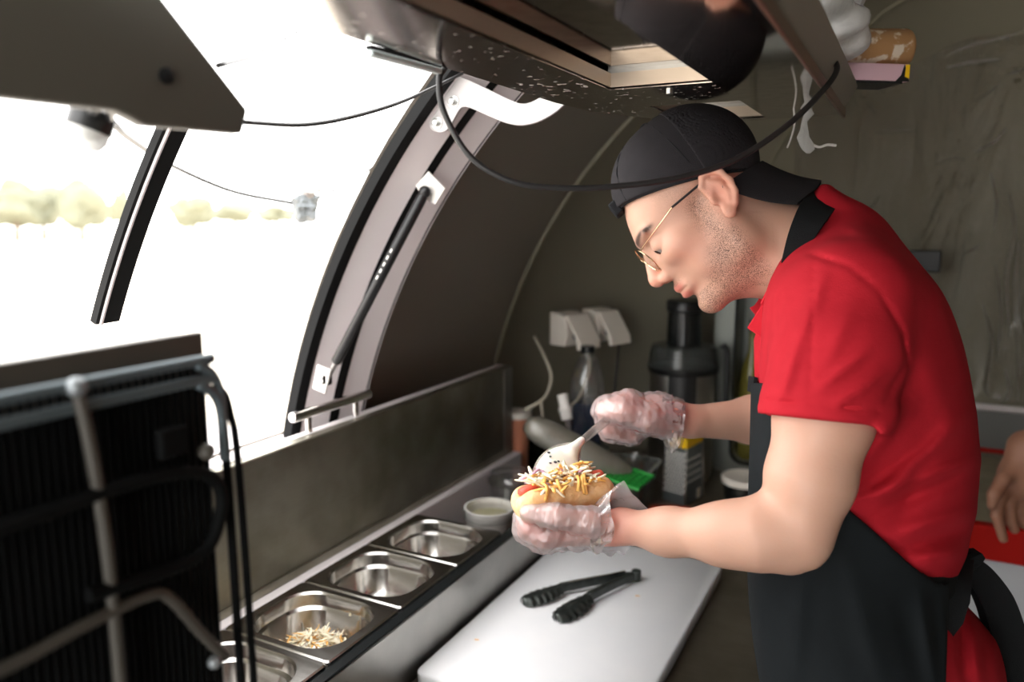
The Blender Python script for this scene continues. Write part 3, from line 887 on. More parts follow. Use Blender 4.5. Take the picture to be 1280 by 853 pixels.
# underside plate assembled around the two recesses (left part has a chamfered far corner)
mb = MB()
def slab(mb, poly): mb.prism([(x, y, HZ) for x, y in poly], (0, 0, .003))
slab(mb, [(HX0, HY0), (-.312, HY0), (-.312, 1.145), (-.345, 1.105), (-.395, 1.0), (HX0, .90)])
mb.build('left_plate', M['hoodplate'], hood, fix=True)
mb = MB(); slab(mb, [(-.312, .842), (-.200, .842), (-.200, .985), (-.312, .985)])
mb.build('cross_plate', M['hoodplate'], hood)
mb = MB(); slab(mb, [(-.200, HY0), (HX1, HY0), (HX1, HY1), (-.200, HY1)])
mb.build('right_plate', M['mirror'], hood)
mb = MB(); slab(mb, [(-.312, 1.165), (-.200, 1.165), (-.200, HY1), (-.29, HY1), (-.312, 1.17)])
mb.build('far_plate', M['hoodplate'], hood)
for (x0, x1, y0, y1) in holes:
    z0, z1, z2 = HZ + .001, HZ + .018, HZ + .026
    MB().bb(x0 - .003, x0, y0, y1, z0, z1).build('recess_side', M['hoodwall'], hood)
    MB().bb(x0, x1, y1, y1 + .003, z0, z1).build('recess_end', M['hoodwall'], hood)
    MB().bb(x1, x1 + .003, y0, y1, z0, z1).build('recess_side', M['hoodwall'], hood)
    MB().bb(x0 - .02, x1 + .02, y0 - .02, y1 + .02, z1 + .004, z2).build('recess_top', M['mirror'], hood)
    MB().bb(x0 - .004, x1 + .004, y1 + .001, y1 + .016, z1, z1 + .006).build('slot', M['steel'], hood)
# outer rim and top
MB().bb(HX1, HX1 + .004, HY0, HY1, HZ - .004, HZ + .008).build('rim_strip', M['rim'], hood, bevel=.001)
mb = MB(); mb.prism([(HX1, HY0, HZ + .004), (HX1 + .018, HY0, HT), (HX1 - .004, HY0, HT), (HX1 - .004, HY0, HZ + .004)], (0, HY1 - HY0, 0))
mb.build('side_fascia', M['wall'], hood, bevel=.001)
MB().prism([(HX0, HY0, HT - .002), (HX1 + .016, HY0, HT - .002), (HX1 + .016, HY1, HT - .002), (-.30, HY1, HT - .002), (-.395, 1.0, HT - .002), (HX0, .9, HT - .002)], (0, 0, .003)).build('hood_top', M['steel'], hood)
pl = [(HX0, HY0), (HX0, .90), (-.395, 1.0), (-.345, 1.105), (-.30, HY1), (HX1, HY1)]
mb = MB()
mb.loft([[(x, y, HZ + .001) for x, y in pl], [(x, y, HT) for x, y in pl], [(x + .003, y - .003, HT) for x, y in pl], [(x + .003, y - .003, HZ + .001) for x, y in pl], [(x, y, HZ + .001) for x, y in pl]], closed=False)
mb.build('outer_fascia', M['steel'], hood)
q = PZ(837, 114, HZ)
MB().lathe([(.004, 0), (.004, -.003), (0, -.004)], (q[0], q[1], HZ), (0, 0, 1), 12).build('screw', M['screw'], hood)
for y in (.5, 1.0):
    MB().tube([(-.25, y, HT), (-.25, y, shellpt(66, y)[2])], .006, 8).build('hanger_rod', M['steel'], hood)

# light strip under the hood edge
a = PX(461, 66, -.41); b_ = PX(549, 89, -.41)
ls = thing('light_strip', 'pale teal plastic light strip clipped under the hood edge', 'light strip', (a + b_) / 2)
d = unit(b_ - a)
MB().box((a + b_) / 2, (np.linalg.norm(b_ - a), .008, .006), (d, np.cross((0, 0, 1), d), (0, 0, 1))).build('strip_body', M['teal'], ls, bevel=.002)
MB().box((a + b_) / 2 + (0, 0, .0045), (np.linalg.norm(b_ - a), .006, .003), (d, np.cross((0, 0, 1), d), (0, 0, 1))).build('strip_clip', M['rubber'], ls)

# ------------------------------------------------------------------ hatch bracket, gas strut
bk = thing('hatch_bracket', 'white painted hook-shaped steel bracket bolted to the window frame', 'bracket', PY(575, 130, 1.0))
zp = lambda x, y: (420 + x / 2.843, y / 2.843)
out = [(440, 272), (540, 318), (610, 352), (655, 368), (690, 364), (725, 347), (770, 330), (830, 345), (800, 382), (760, 412), (710, 436), (655, 446), (600, 436), (540, 412), (480, 385),
       (455, 380), (438, 390), (415, 430), (398, 458), (375, 471), (345, 466), (332, 448), (335, 428), (360, 385), (385, 335), (415, 285)]
mb = MB(); poly = [PY(*zp(x, y), .992) for x, y in out]
mb.prism(spline(poly, 3, True), (0, .005, 0))
mb.build('bracket_plate', mat('bracket_paint', lin(188, 184, 184), .4), bk, bevel=.001)
for x, y in ((418, 362), (360, 437)):
    q = PY(*zp(x, y), .992)
    w = MB().lathe([(.009, 0), (.009, -.0015), (0, -.0015)], q, (0, 1, 0), 20).build('washer', M['screw'], bk)
    MB().lathe([(.0058, -.001), (.0058, -.006), (.004, -.0075), (0, -.0075)], q, (0, 1, 0), 8).build('bolt', M['screw'], bk)

gs = thing('gas_strut', 'black gas strut slanting between two white mounts on the window frame', 'gas strut', PY(410, 468, 1.03))
ta, tb2 = PY(531, 240, 1.015), PY(409, 474, .965)
d = unit(tb2 - ta); L = np.linalg.norm(tb2 - ta)
MB().lathe([(.007, .004), (.0085, .010), (.0085, L * .90), (.006, L * .91)], ta, d, 20).build('strut_cylinder', M['blackplastic'], gs)
MB().lathe([(.0042, L * .9), (.0042, L)], ta, d, 14).build('strut_rod', M['greyalu'], gs)
MB().sphere(ta, .0095, 14, 10).build('ball_joint', M['blackplastic'], gs)
MB().box(tb2, (.012, .014, .02)).build('ball_joint', M['blackplastic'], gs, bevel=.003)
for k in range(5):
    MB().box(ta + d * L * (.30 + .035 * k) - V3((0, .0084, 0)), (.006, .001, .003), (d, (0, 1, 0), np.cross(d, (0, 1, 0)))).build('printed_mark', M['white'], gs)
mt = [(535, 214), (556, 236), (544, 256), (528, 248), (519, 232)]
mb = MB(); mb.prism([PY(x, y, 1.027) for x, y in mt], (0, .004, 0)); mb.build('upper_mount', M['white'], gs, bevel=.001)
mt = [(396, 456), (413, 463), (406, 493), (390, 486)]
mb = MB(); mb.prism([PY(x, y, .958) for x, y in mt], (0, .004, 0)); m_ = mb.build('lower_mount', M['white'], gs, bevel=.001)
MB().lathe([(.006, 0), (.006, -.004), (0, -.005)], PY(402, 476, .958), (0, 1, 0), 8).build('mount_bolt', M['screw'], m_)

# ------------------------------------------------------------------ cables and hanging decorations
cable('hood_cable', [P(556, 84, .735), P(549, 100, .735), P(555, 140, .74), P(588, 196, .745), P(640, 227, .75), (P(700, 235, .755)), P(770, 233, .76), P(850, 222, .765), P(920, 199, .775),
                P(985, 156, .79), P(1028, 114, .81), P(1046, 88, .83), P(1040, 72, .85), P(1028, 62, .87)], .0031, 'cableblack', 'black cable sagging from the hood across the cap of the cook')
cable('string_wire', [P(305, 153, .56), P(380, 156, .65), P(440, 146, .75), P(500, 128, .9), P(545, 108, 1.02), P(578, 92, 1.08)], .0022, 'cableblack', 'dark wire running from the grey panel to the top of the window frame')
cable('string_wire', [P(137, 150, .62), P(165, 175, .9), P(215, 207, 1.2), P(290, 239, 1.35), P(365, 254, 1.42)], .0030, 'cableblack', 'thin wire sagging from the round lamp to the foil lantern')
cable('string_wire', [P(398, 247, 1.42), P(430, 232, 1.42), P(462, 212, 1.35), P(492, 186, 1.25)], .0020, 'cableblack', 'thin wire rising from the foil lantern to the window frame')
cable('string_wire', [P(272, 82, .6), P(320, 68, .9), P(350, 52, 1.2), P(378, 36, 1.42)], .0022, 'cableblack', 'thin wire leading from the grey panel to the upper lantern')
for k, (px, py, lab) in enumerate([(381, 259, 'crumpled foil lantern hanging in the opening on a thin wire'), (392, 12, 'foil lantern hanging high in the opening under the roof edge')]):
    c = P(px, py, 1.42)
    t = thing('foil_lantern', lab, 'lantern', c - (0, 0, .025), 'foil lanterns in the serving opening')
    a, b_ = blob(None, c, (.022, .022, .025), 3, .22, 20 + k)
    MB().add(a, b_).build('lantern_body', M['silver'], t, smooth=25)
    MB().lathe([(.012, .016), (.013, .03), (.007, .034), (0, .034)], c, (.35, 0, 1), 14).build('lantern_cap', M['greyalu'], t)
    MB().box(c + (.022, .012, .036), (.008, .006, .02), ((1, 0, .6), (0, 1, 0), (-.6, 0, 1))).build('wire_clip', M['greyalu'], t, bevel=.001)

lp = thing('round_lamp', 'small round black lamp with a pale dome under the grey panel', 'lamp', P(110, 172, .56))
c = P(116, 145, .56); ax = unit(P(104, 182, .56) - c)
MB().lathe([(.006, -.008), (.014, -.004), (.0155, 0), (.0155, .010), (.014, .011)], c, ax, 24).build('lamp_housing', M['blackplastic'], lp)
MB().lathe([(.0145, .010), (.0145, .017), (.011, .023), (.005, .0255), (0, .026)], c, ax, 24).build('lamp_dome', M['dome_white'], lp)
MB().lathe([(.010, .011), (.008, .016), (0, .018)], c, ax, 16).build('lamp_reflector', M['silver'], lp)
MB().tube([c, P(118, 132, .52)], .004, 8).build('lamp_stem', M['blackplastic'], lp)
MB().tube(spline([P(132, 152, .56), P(138, 145, .55), P(136, 135, .52)], 4), .003, 8).build('lamp_clip', M['blackplastic'], lp)

# ------------------------------------------------------------------ foreground: grey panel
xg = -.45
pts = [(-160, 98), (0, 122), (100, 133), (145, 138), (160, 145), (183, 157), (303, 167), (310, 137), (205, 0), (150, -72)]
poly = [PX(x, y, xg) for x, y in pts]
poly += [(xg, poly[-1][1], 1.86), (xg, poly[0][1], 1.86)]
gp = thing('grey_panel', 'matt grey steel side panel with a cut corner hanging beside the opening', 'panel', (xg, .3, 1.6))
mb = MB(); mb.prism(poly, (-.012, 0, 0))
mb.build('panel_plate', M['greypanel'], gp, bevel=.002)
MB().lathe([(.0055, 0), (.0055, .002), (.003, .0035), (0, .0035)], PX(207, 95, xg), (1, 0, 0), 12).build('panel_bolt', M['rubber'], gp)
MB().bb(xg - .012, HX0 + .01, .33, .37, HT - .004, HT + .03).build('panel_tie', M['steel'], gp)

# foreground: small fridge seen from its back, with condenser grille
xf = -.42
fr = thing('mini_fridge', 'small fridge seen from behind with black condenser grille', 'fridge', (-.56, .12, CZ))
ztf = PX(275, 418, xf)[2]
MB().bb(-.70, xf - .02, -.10, .372, CZ, ztf).build('fridge_body', M['white'], fr, bevel=.006)
MB().bb(xf - .02, xf - .014, -.10, .374, CZ, ztf + .001).build('back_panel', M['fridgebrown'], fr, bevel=.001)
gz1 = PX(262, 448, xf)[2]; gz0 = CZ + .02
ywires = np.arange(-.06, .368, .0055)
for y in ywires:
    MB().tube([(xf - .006, y, gz0), (xf - .006, y, gz1 - .004)], .0019, 6).build('grille_wire', M['fridgeblack'], fr, smooth=180)
MB().bb(xf - .0135, xf - .012, -.08, .340, gz0, gz1 - .014).build('grille_backing', M['fridgeblack'], fr)
for k, (dz, mm) in enumerate(((0, 'fridgegrey'), (-.0135, 'fridgegrey'))):
    MB().tube(spline([(xf, -.08, gz1 + dz), (xf, .33, gz1 + dz), (xf, .356, gz1 + dz - .003), (xf, .372, gz1 + dz - .02), (xf, .374, gz1 + dz - .06)], 8), .0036, 10).build('top_bar', mat('bar_bluegrey', lin(104, 116, 122), .4, .3), fr)
MB().tube(spline([(xf, .374, gz1 - .03), (xf, .376, gz1 - .12), (xf, .378, gz0)], 6), .0032, 10).build('side_bar', M['fridgeblack'], fr)
MB().tube(spline([(xf, .372, gz1 - .02), (xf, .381, gz1 - .04), (xf, .387, gz1 - .12), (xf, .392, gz0)], 6), .0028, 10).build('side_bar', M['fridgeblack'], fr)
def fpt(px, py, x=xf + .004): return PX(px, py, x)
MB().tube(spline([fpt(95, 480), fpt(115, 570), fpt(135, 700), fpt(150, 853), fpt(156, 930)], 6), .0037, 10).build('pipe', M['fridgegrey'], fr)
MB().tube(spline([fpt(-120, 880), fpt(0, 838), fpt(110, 780), fpt(185, 745), fpt(212, 748), fpt(250, 790), fpt(282, 822)], 8), .0038, 10).build('pipe', M['fridgegrey'], fr)
MB().tube(spline([fpt(-60, 680), fpt(60, 640), fpt(160, 605), fpt(240, 590), fpt(272, 605), fpt(276, 640), fpt(255, 690), fpt(190, 720), fpt(110, 745)], 8), .0046, 10).build('pipe', M['fridgeblack'], fr)
MB().box(fpt(215, 552), (.008, .022, .02)).build('compressor_clip', M['fridgeblack'], fr, bevel=.002)
MB().sphere(fpt(95, 484), (.006, .006, .006), 12, 8).build('pipe_joint', mat('joint_grey', lin(150, 156, 160), .35, .4), fr)
MB().sphere(fpt(268, 828), (.005, .005, .005), 12, 8).build('pipe_joint', mat('joint_pale', lin(160, 166, 170), .35, .4), fr)
MB().sphere(fpt(258, 565), (.006, .006, .006), 12, 8).build('pipe_joint', M['fridgegrey'], fr)

# ------------------------------------------------------------------ things lying on the hood
a, b_ = V3((-.185, 1.05, HT + .045)), V3((-.012, 1.115, HT + .045))
a = P(985, 62, 1.04); b_ = P(1133, 61, 1.06)
rp = thing('rolling_pin', 'floury wooden rolling pin lying on the hood', 'rolling pin', (a + b_) / 2 - (0, 0, .026))
d = unit(b_ - a); L = np.linalg.norm(b_ - a)
MB().lathe([(.022, 0), (.0255, .004), (.0258, L * .5), (.0258, L - .006), (.0245, L - .002), (.021, L)], a, d, 32).build('barrel', M['wood'], rp, smooth=50)
MB().lathe([(.008, -.05), (.012, -.045), (.010, -.01), (.007, 0)], a, d, 18).build('handle', M['wood'], rp)
zb = P(1085, 105, 1.05)[2]; zt = P(1085, 84, 1.05)[2]
c0 = P(1030, 95, 1.04); c1 = P(1122, 95, 1.055); d = unit((c1 - c0) * (1, 1, 0)); w = np.cross((0, 0, 1), d)
cb = thing('card_box', 'thin pink card box with black and yellow end under the rolling pin', 'box', ((c0 + c1) / 2)[:2].tolist() + [zb])
cc = (c0 + c1) / 2; L = np.linalg.norm(c1 - c0) + .07
MB().box((cc[0] - d[0] * .035, cc[1] - d[1] * .035, (zb + zt) / 2), (L, .05, zt - zb), (d, w, (0, 0, 1))).build('carton', M['pinkbox'], cb, bevel=.001)
e = cc + d * (L / 2 - .035)
fr_ = -w
mb = MB(); f0 = V3((e[0], e[1], 0)) + fr_ * .0252
mb.prism([f0 - d * .020 + (0, 0, zb), f0 + (0, 0, zb), f0 - d * .008 + (0, 0, zt - .001), f0 - d * .012 + (0, 0, zb + .008)], fr_ * .0006)
mb.build('black_print', M['blackplastic'], cb)
mb = MB(); mb.prism([f0 - d * .007 + (0, 0, zb + .006), f0 - d * .0005 + (0, 0, zb + .004), f0 - d * .0005 + (0, 0, zt - .001), f0 - d * .006 + (0, 0, zt - .001)], fr_ * .0008)
mb.build('yellow_print', M['yellow'], cb)
MB().box((cc[0] - d[0] * .035, cc[1] - d[1] * .035, zb - .0015), (L - .02, .052, .003), (d, w, (0, 0, 1))).build('black_edge', M['blackplastic'], cb)

# crumpled plastic bag
c = P(1038, 22, .985)
a, b_ = blob(None, c, (.046, .05, .05), 4, .2, 77)
rs = np.random.RandomState(5)
a = [V3(p) + rs.randn(3) * .0004 for p in a]
bg = thing('plastic_bag', 'crumpled translucent plastic bag lying on the hood beside the rolling pin', 'plastic bag', c - (0, 0, .05))
MB().add(a, b_).build('bag_film', M['bag'], bg, smooth=180)
mb = MB(); tw = P(1072, 12, .97)
mb.loft([[tw + (dx * .006, dy * .006, z) for dx, dy in ((1, 0), (.3, .8), (-.7, .5), (-.6, -.6), (.5, -.8))] for z in (-.012, .004)] + [[tw + (dx * .012 + .004, dy * .01, .022 + .004 * dx) for dx, dy in ((1, 0), (.3, .8), (-.7, .5), (-.6, -.6), (.5, -.8))]])
mb.build('bag_twist', M['bag'], bg)

# torn bag strip and strings hanging from the hood
sb = thing('torn_strip', 'torn white plastic strip with strings dangling from the hood', 'plastic strip', P(1008, 190, 1.0))
mb = MB()
pth = [(1008, 113, 8), (1004, 124, 8), (1008, 135, 6), (1012, 143, 7), (1006, 152, 3.5), (1005, 162, 5), (1004, 172, 8), (1008, 180, 9), (1012, 187, 6), (1011, 192, 2)]
loops = []
rs = np.random.RandomState(8)
for px, py, w in pth:
    q = P(px, py, 1.0); s = w * 1.0 / FPX
    loops.append([q + RT * s * math.cos(t) * (1 + .25 * rs.randn()) + FW * s * .5 * math.sin(t) for t in np.linspace(0, 2 * math.pi, 9)[:-1]])
mb.loft(loops, True, True)
mb.build('strip_film', M['bagwhite'], sb, smooth=40)
MB().tube(spline([P(990, 121, 1.0), P(992, 135, 1.0), P(993, 155, 1.0), P(989, 172, 1.0), P(984, 185, 1.0)], 6), [.0012] * 25, 6).build('string', M['white'], sb)
MB().tube(spline([P(1013, 180, 1.0), P(1024, 184, 1.0), P(1034, 181, 1.0), P(1045, 182, 1.0)], 5), .0018, 6).build('string', M['white'], sb)

# ------------------------------------------------------------------ right side: red-edged counter and plastic sheet
rc = thing('red_counter', 'white serving counter with a bright red front edge behind the cook', 'counter', (.7, 1.9, 0))
rz = .945
MB().bb(-.02, 1.30, 1.752, 1.765, .05, rz - .072).build('front_panel', M['whitepanel'], rc)
MB().bb(-.02, 1.30, 1.738, 1.765, rz - .072, rz).build('red_edge', M['redtrim'], rc, bevel=.004)
mb = MB(); xs = np.linspace(1.30, -.02, 14)
pl = [(-.02, 1.765), (1.30, 1.765)] + [(x, Y0 + (YB - .03) * math.sqrt(max(.0, 1 - ((x - XC) / (RR - .02)) ** 2))) for x in xs]
mb.prism([(x, y, rz - .03) for x, y in pl], (0, 0, .028)); mb.build('counter_top', M['beige'], rc)
xs = np.linspace(-.10, 1.15, 16)
def wy(x, o): return Y0 + (YB - o) * math.sqrt(max(.0, 1 - ((x - XC) / (RR - o)) ** 2))
MB().tube([(x, wy(x, .03), PY(1250, 514, 2.24)[2]) for x in xs], .009, 12).build('wall_pipe', M['whitealu'], label='white pipe running across the end wall under the plastic sheet', cat='pipe', smooth=180)
MB().tube([(x, wy(x, .025), PY(1250, 567, 2.26)[2]) for x in xs], .006, 8).build('trim_3', M['redtrim'], label='thin red line along the foot of the end wall', cat='trim', kind='structure')
mb = MB()
mb.loft([[(x, wy(x, o), z) for x in xs] for o, z in ((.016, PY(1250, 520, 2.24)[2]), (.016, PY(1250, 566, 2.26)[2]))], closed=False)
mb.build('wall_strip', mat('strip_grey', lin(120, 120, 118), .4), label='smooth grey strip of wall below the white pipe', cat='panel')
# dark speaker-like plate on the wall
MB().bb(PY(1135, 315, 2.15)[0], PY(1177, 315, 2.15)[0], 2.14, 2.165, PY(1150, 340, 2.15)[2], PY(1150, 313, 2.15)[2]).build('wall_plate', M['blackplastic'], bevel=.003, label='small dark plate on the end wall behind the shoulder of the cook', cat='plate')

# plastic sheet taped over the end wall
mb = MB(); NU, NV = 70, 60
rs = np.random.RandomState(2); fr2 = rs.randn(10, 2) * (7, 4); ph = rs.rand(10) * 6.28
grid = []
for i in range(NU + 1):
    x = -.28 + 1.35 * i / NU
    row = []
    ztop = 1.86 + .10 * min(1, max(0, (x + .2) / .5)) + .012 * math.sin(x * 23)
    for j in range(NV + 1):
        z = 1.10 + (ztop - 1.10) * j / NV
        # find wall depth at (x, z) on the dome
        rr_ = ((x - XC) ** 2 + max(0, z - ZC) ** 2) / RR ** 2
        y = Y0 + YB * math.sqrt(max(.0, 1 - rr_))
        o = .022 + .010 * sum(math.sin(fr2[k] @ (x * 1.4, z * 1.2) + ph[k]) for k in range(10)) / 4 + .012 * abs(math.sin(x * 9 + z * 2.0)) * (1.86 - z)
        row.append((x, y - max(.006, o), z))
    grid.append(row)
mb.loft(grid, closed=False)
psh = mb.build('plastic_sheet', M['sheet'], smooth=180, fix=False, weld=False, label='clear crinkled plastic sheet covering the end wall behind the cook', cat='plastic sheet')
def domehit(px, py, o=.035):
    d = ray(px, py)
    lo_, hi_ = .8, 3.5
    for _ in range(40):
        m_ = (lo_ + hi_) / 2; q = CAM + d * m_
        v = ((q[0] - XC) ** 2 + max(0, q[2] - ZC) ** 2) / (RR - o) ** 2 + (max(0, q[1] - Y0) / (YB - o)) ** 2
        if v < 1: lo_ = m_
        else: hi_ = m_
    return CAM + d * lo_
for (pts, w) in (([(1180, 71), (1205, 60), (1230, 53), (1258, 46), (1280, 38)], 3.2), ([(1182, 85), (1208, 79), (1232, 76), (1253, 74)], 5), ([(1256, 93), (1270, 90), (1282, 85)], 3),
                 ([(1220, 127), (1236, 116), (1250, 104)], 2), ([(1219, 191), (1232, 184), (1246, 175), (1258, 160)], 3.2), ([(1094, 166), (1115, 163), (1145, 164)], 2), ([(1262, 240), (1268, 290), (1258, 350), (1262, 420)], 3),
                 ([(1228, 380), (1240, 425), (1232, 480), (1238, 500)], 3.2), ([(1274, 300), (1270, 370), (1276, 440), (1272, 505)], 4), ([(1244, 330), (1252, 390), (1246, 450)], 2.5), ([(1100, 245), (1090, 258), (1078, 266)], 2),
                 ([(1204, 318), (1216, 312), (1228, 304)], 2.4), ([(1256, 460), (1262, 490), (1252, 505)], 4), ([(1170, 205), (1190, 198), (1206, 200)], 1.8), ([(1238, 215), (1246, 250), (1242, 290)], 2.0)):
    c_ = spline([domehit(*p) for p in pts], 5); n_ = len(c_)
    MB().tube(c_, [max(.0008, w * .0021 * math.sin(math.pi * (i_ + .6) / (n_ + .2)) ** .7) for i_ in range(n_)], 8, flat=.5).build('sheet_fold', M['sheet'], psh, smooth=180)

# ------------------------------------------------------------------ implicit surfaces for bodies, cloth and bread
# local frame: x = RT, y = FW (depth), z = UP, origin at the photographer's standpoint
BASIS = np.array([RT, FW, UP])


def L3(px, py, D): return np.array([(px - 640) * D / FPX, D, -(py - 426.5) * D / FPX])
def toworld(v): return CAM + v @ BASIS
def tolocal(p): return BASIS @ (V3(p) - CAM)


class Field:
    def __init__(s, lo, hi, h):
        s.lo = V3(lo); s.h = h
        s.n = np.ceil((V3(hi) - s.lo) / h).astype(int) + 1
        s.a = np.full(s.n, .06, np.float32)
        s.ax = [(s.lo[i] + h * np.arange(s.n[i])).astype(np.float32) for i in range(3)]

    def region(s, lo, hi):
        i0 = np.clip(np.floor((V3(lo) - s.lo) / s.h).astype(int), 0, s.n); i1 = np.clip(np.ceil((V3(hi) - s.lo) / s.h).astype(int) + 1, 0, s.n)
        if (i1 <= i0).any(): return None
        sl = tuple(slice(a, b) for a, b in zip(i0, i1))
        X = s.ax[0][sl[0]][:, None, None]; Y = s.ax[1][sl[1]][None, :, None]; Z = s.ax[2][sl[2]][None, None, :]
        return sl, X, Y, Z

    def mix(s, sl, d, k, sub=False):
        a = s.a[sl]
        if sub: a = -a
        t = np.clip(.5 + .5 * (a - d) / k, 0, 1)
        r = a * (1 - t) + d * t - k * t * (1 - t)
        s.a[sl] = -r if sub else r

    def cone(s, p, q, r0, r1, k=.006, sub=False):
        p = V3(p); q = V3(q); R = max(r0, r1) + k + 3 * s.h
        g = s.region(np.minimum(p, q) - R, np.maximum(p, q) + R)
        if g is None: return
        sl, X, Y, Z = g
        d = q - p; L = float(d @ d) + 1e-12
        t = np.clip(((X - p[0]) * d[0] + (Y - p[1]) * d[1] + (Z - p[2]) * d[2]) / L, 0, 1)
        D = np.sqrt((X - p[0] - t * d[0]) ** 2 + (Y - p[1] - t * d[1]) ** 2 + (Z - p[2] - t * d[2]) ** 2) - (r0 + t * (r1 - r0))
        s.mix(sl, D.astype(np.float32), k, sub)

    def chain(s, pts, rs, k=.006):
        for i in range(len(pts) - 1): s.cone(pts[i], pts[i + 1], rs[i], rs[i + 1], k)

    def ell(s, c, r, A=None, k=.006, sub=False):
        c = V3(c); r = V3(r); A = np.eye(3) if A is None else np.array(A)
        R = max(r) + k + 3 * s.h
        g = s.region(c - R, c + R)
        if g is None: return
        sl, X, Y, Z = g
        X = X - c[0]; Y = Y - c[1]; Z = Z - c[2]
        q = [(X * A[i][0] + Y * A[i][1] + Z * A[i][2]) / r[i] for i in range(3)]
        k0 = np.sqrt(q[0] ** 2 + q[1] ** 2 + q[2] ** 2); k1 = np.sqrt(sum((q[i] / r[i]) ** 2 for i in range(3))) + 1e-9
        s.mix(sl, (k0 * (k0 - 1) / k1).astype(np.float32), k, sub)

    def plane(s, p, n, k=.002):
        """remove everything on the side n points to"""
        sl, X, Y, Z = s.region(s.lo, s.lo + s.h * s.n)
        n = unit(n)
        d = (X - p[0]) * n[0] + (Y - p[1]) * n[1] + (Z - p[2]) * n[2]
        s.a = np.maximum(s.a, d.astype(np.float32))

    def mesh(s):
        a = s.a; ins = a < 0
        c = np.zeros(tuple(np.array(a.shape) - 1), np.uint8)
        for i in (0, 1):
            for j in (0, 1):
                for k in (0, 1):
                    c += ins[i:a.shape[0] - 1 + i, j:a.shape[1] - 1 + j, k:a.shape[2] - 1 + k]
        idx = np.argwhere((c > 0) & (c < 8)); N = len(idx)
        ids = np.full(c.shape, -1, np.int32); ids[tuple(idx.T)] = np.arange(N)
        acc = np.zeros((N, 3)); cnt = np.zeros(N)
        cor = [(i, j, k) for i in (0, 1) for j in (0, 1) for k in (0, 1)]
        val = {q: a[idx[:, 0] + q[0], idx[:, 1] + q[1], idx[:, 2] + q[2]].astype(float) for q in cor}
        for q in cor:
            for ax in range(3):
                if q[ax] == 0:
                    q2 = list(q); q2[ax] = 1; q2 = tuple(q2)
                    va, vb = val[q], val[q2]; m = (va < 0) != (vb < 0)
                    t = np.where(m, va / np.where(m, va - vb, 1), 0)
                    pos = np.array(q, float)[None].repeat(N, 0); pos[:, ax] += t
                    acc += np.where(m[:, None], pos, 0); cnt += m
        V = s.lo + s.h * (idx + acc / cnt[:, None])
        F = []
        for ax in range(3):
            o1, o2 = [(1, 2), (2, 0), (0, 1)][ax]
            A = ins[tuple(slice(0, -1) if i == ax else slice(None) for i in range(3))]
            B = ins[tuple(slice(1, None) if i == ax else slice(None) for i in range(3))]
            e = np.argwhere(A != B)
            e = e[(e[:, o1] > 0) & (e[:, o2] > 0) & (e[:, o1] < c.shape[o1]) & (e[:, o2] < c.shape[o2])]
            sg = A[tuple(e.T)]
            def cell(d1, d2):
                w = e.copy(); w[:, o1] += d1; w[:, o2] += d2
                return ids[tuple(w.T)]
            Q = np.stack([cell(-1, -1), cell(0, -1), cell(0, 0), cell(-1, 0)], 1)
            Q[~sg] = Q[~sg][:, ::-1]
            F.append(Q)
        F = np.concatenate(F)
        return V, F[(F >= 0).all(1)]


def relax(V, F, n=2, lam=.5):
    E = np.concatenate([F[:, [0, 1]], F[:, [1, 2]], F[:, [2, 3]], F[:, [3, 0]]])
    for _ in range(n):
        acc = np.zeros_like(V); cnt = np.zeros(len(V))
        for i in range(3):
            acc[:, i] = np.bincount(E[:, 0], V[E[:, 1], i], len(V)) + np.bincount(E[:, 1], V[E[:, 0], i], len(V))
        cnt = np.bincount(E[:, 0], minlength=len(V)) + np.bincount(E[:, 1], minlength=len(V))
        V = V + lam * (acc / cnt[:, None] - V)
    return V


def quadobj(name, V, F, material, parent, attrs=None, label=None):
    """V in local frame"""
    Wd = toworld(V) - rootloc(parent)
    used = np.unique(F); rm = np.full(len(V), -1); rm[used] = np.arange(len(used))
    me = bpy.data.meshes.new(name)
    Fq = rm[F]
    me.vertices.add(len(used)); me.vertices.foreach_set('co', Wd[used].astype(np.float32).ravel())
    me.loops.add(Fq.size); me.loops.foreach_set('vertex_index', Fq.ravel().astype(np.int32))
    me.polygons.add(len(Fq)); me.polygons.foreach_set('loop_start', np.arange(0, Fq.size, 4, dtype=np.int32))
    me.update(calc_edges=True); me.validate()
    me.polygons.foreach_set('use_smooth', [True] * len(me.polygons))
    for k, v in (attrs or {}).items():
        v = np.asarray(v)[used]
        if v.ndim == 1:
            at = me.attributes.new(k, 'FLOAT', 'POINT'); at.data.foreach_set('value', v.astype(np.float32))
        else:
            at = me.attributes.new(k, 'FLOAT_COLOR', 'POINT'); at.data.foreach_set('color', np.c_[v, np.ones(len(v))].astype(np.float32).ravel())
    me.materials.append(material)
    o = bpy.data.objects.new(name, me); COL.objects.link(o); o.parent = parent
    if label: o['label'] = label
    return o


def project(V):
    return 640 + FPX * V[:, 0] / V[:, 1], 426.5 - FPX * V[:, 2] / V[:, 1]


def rpx(r, D): return r * D / FPX


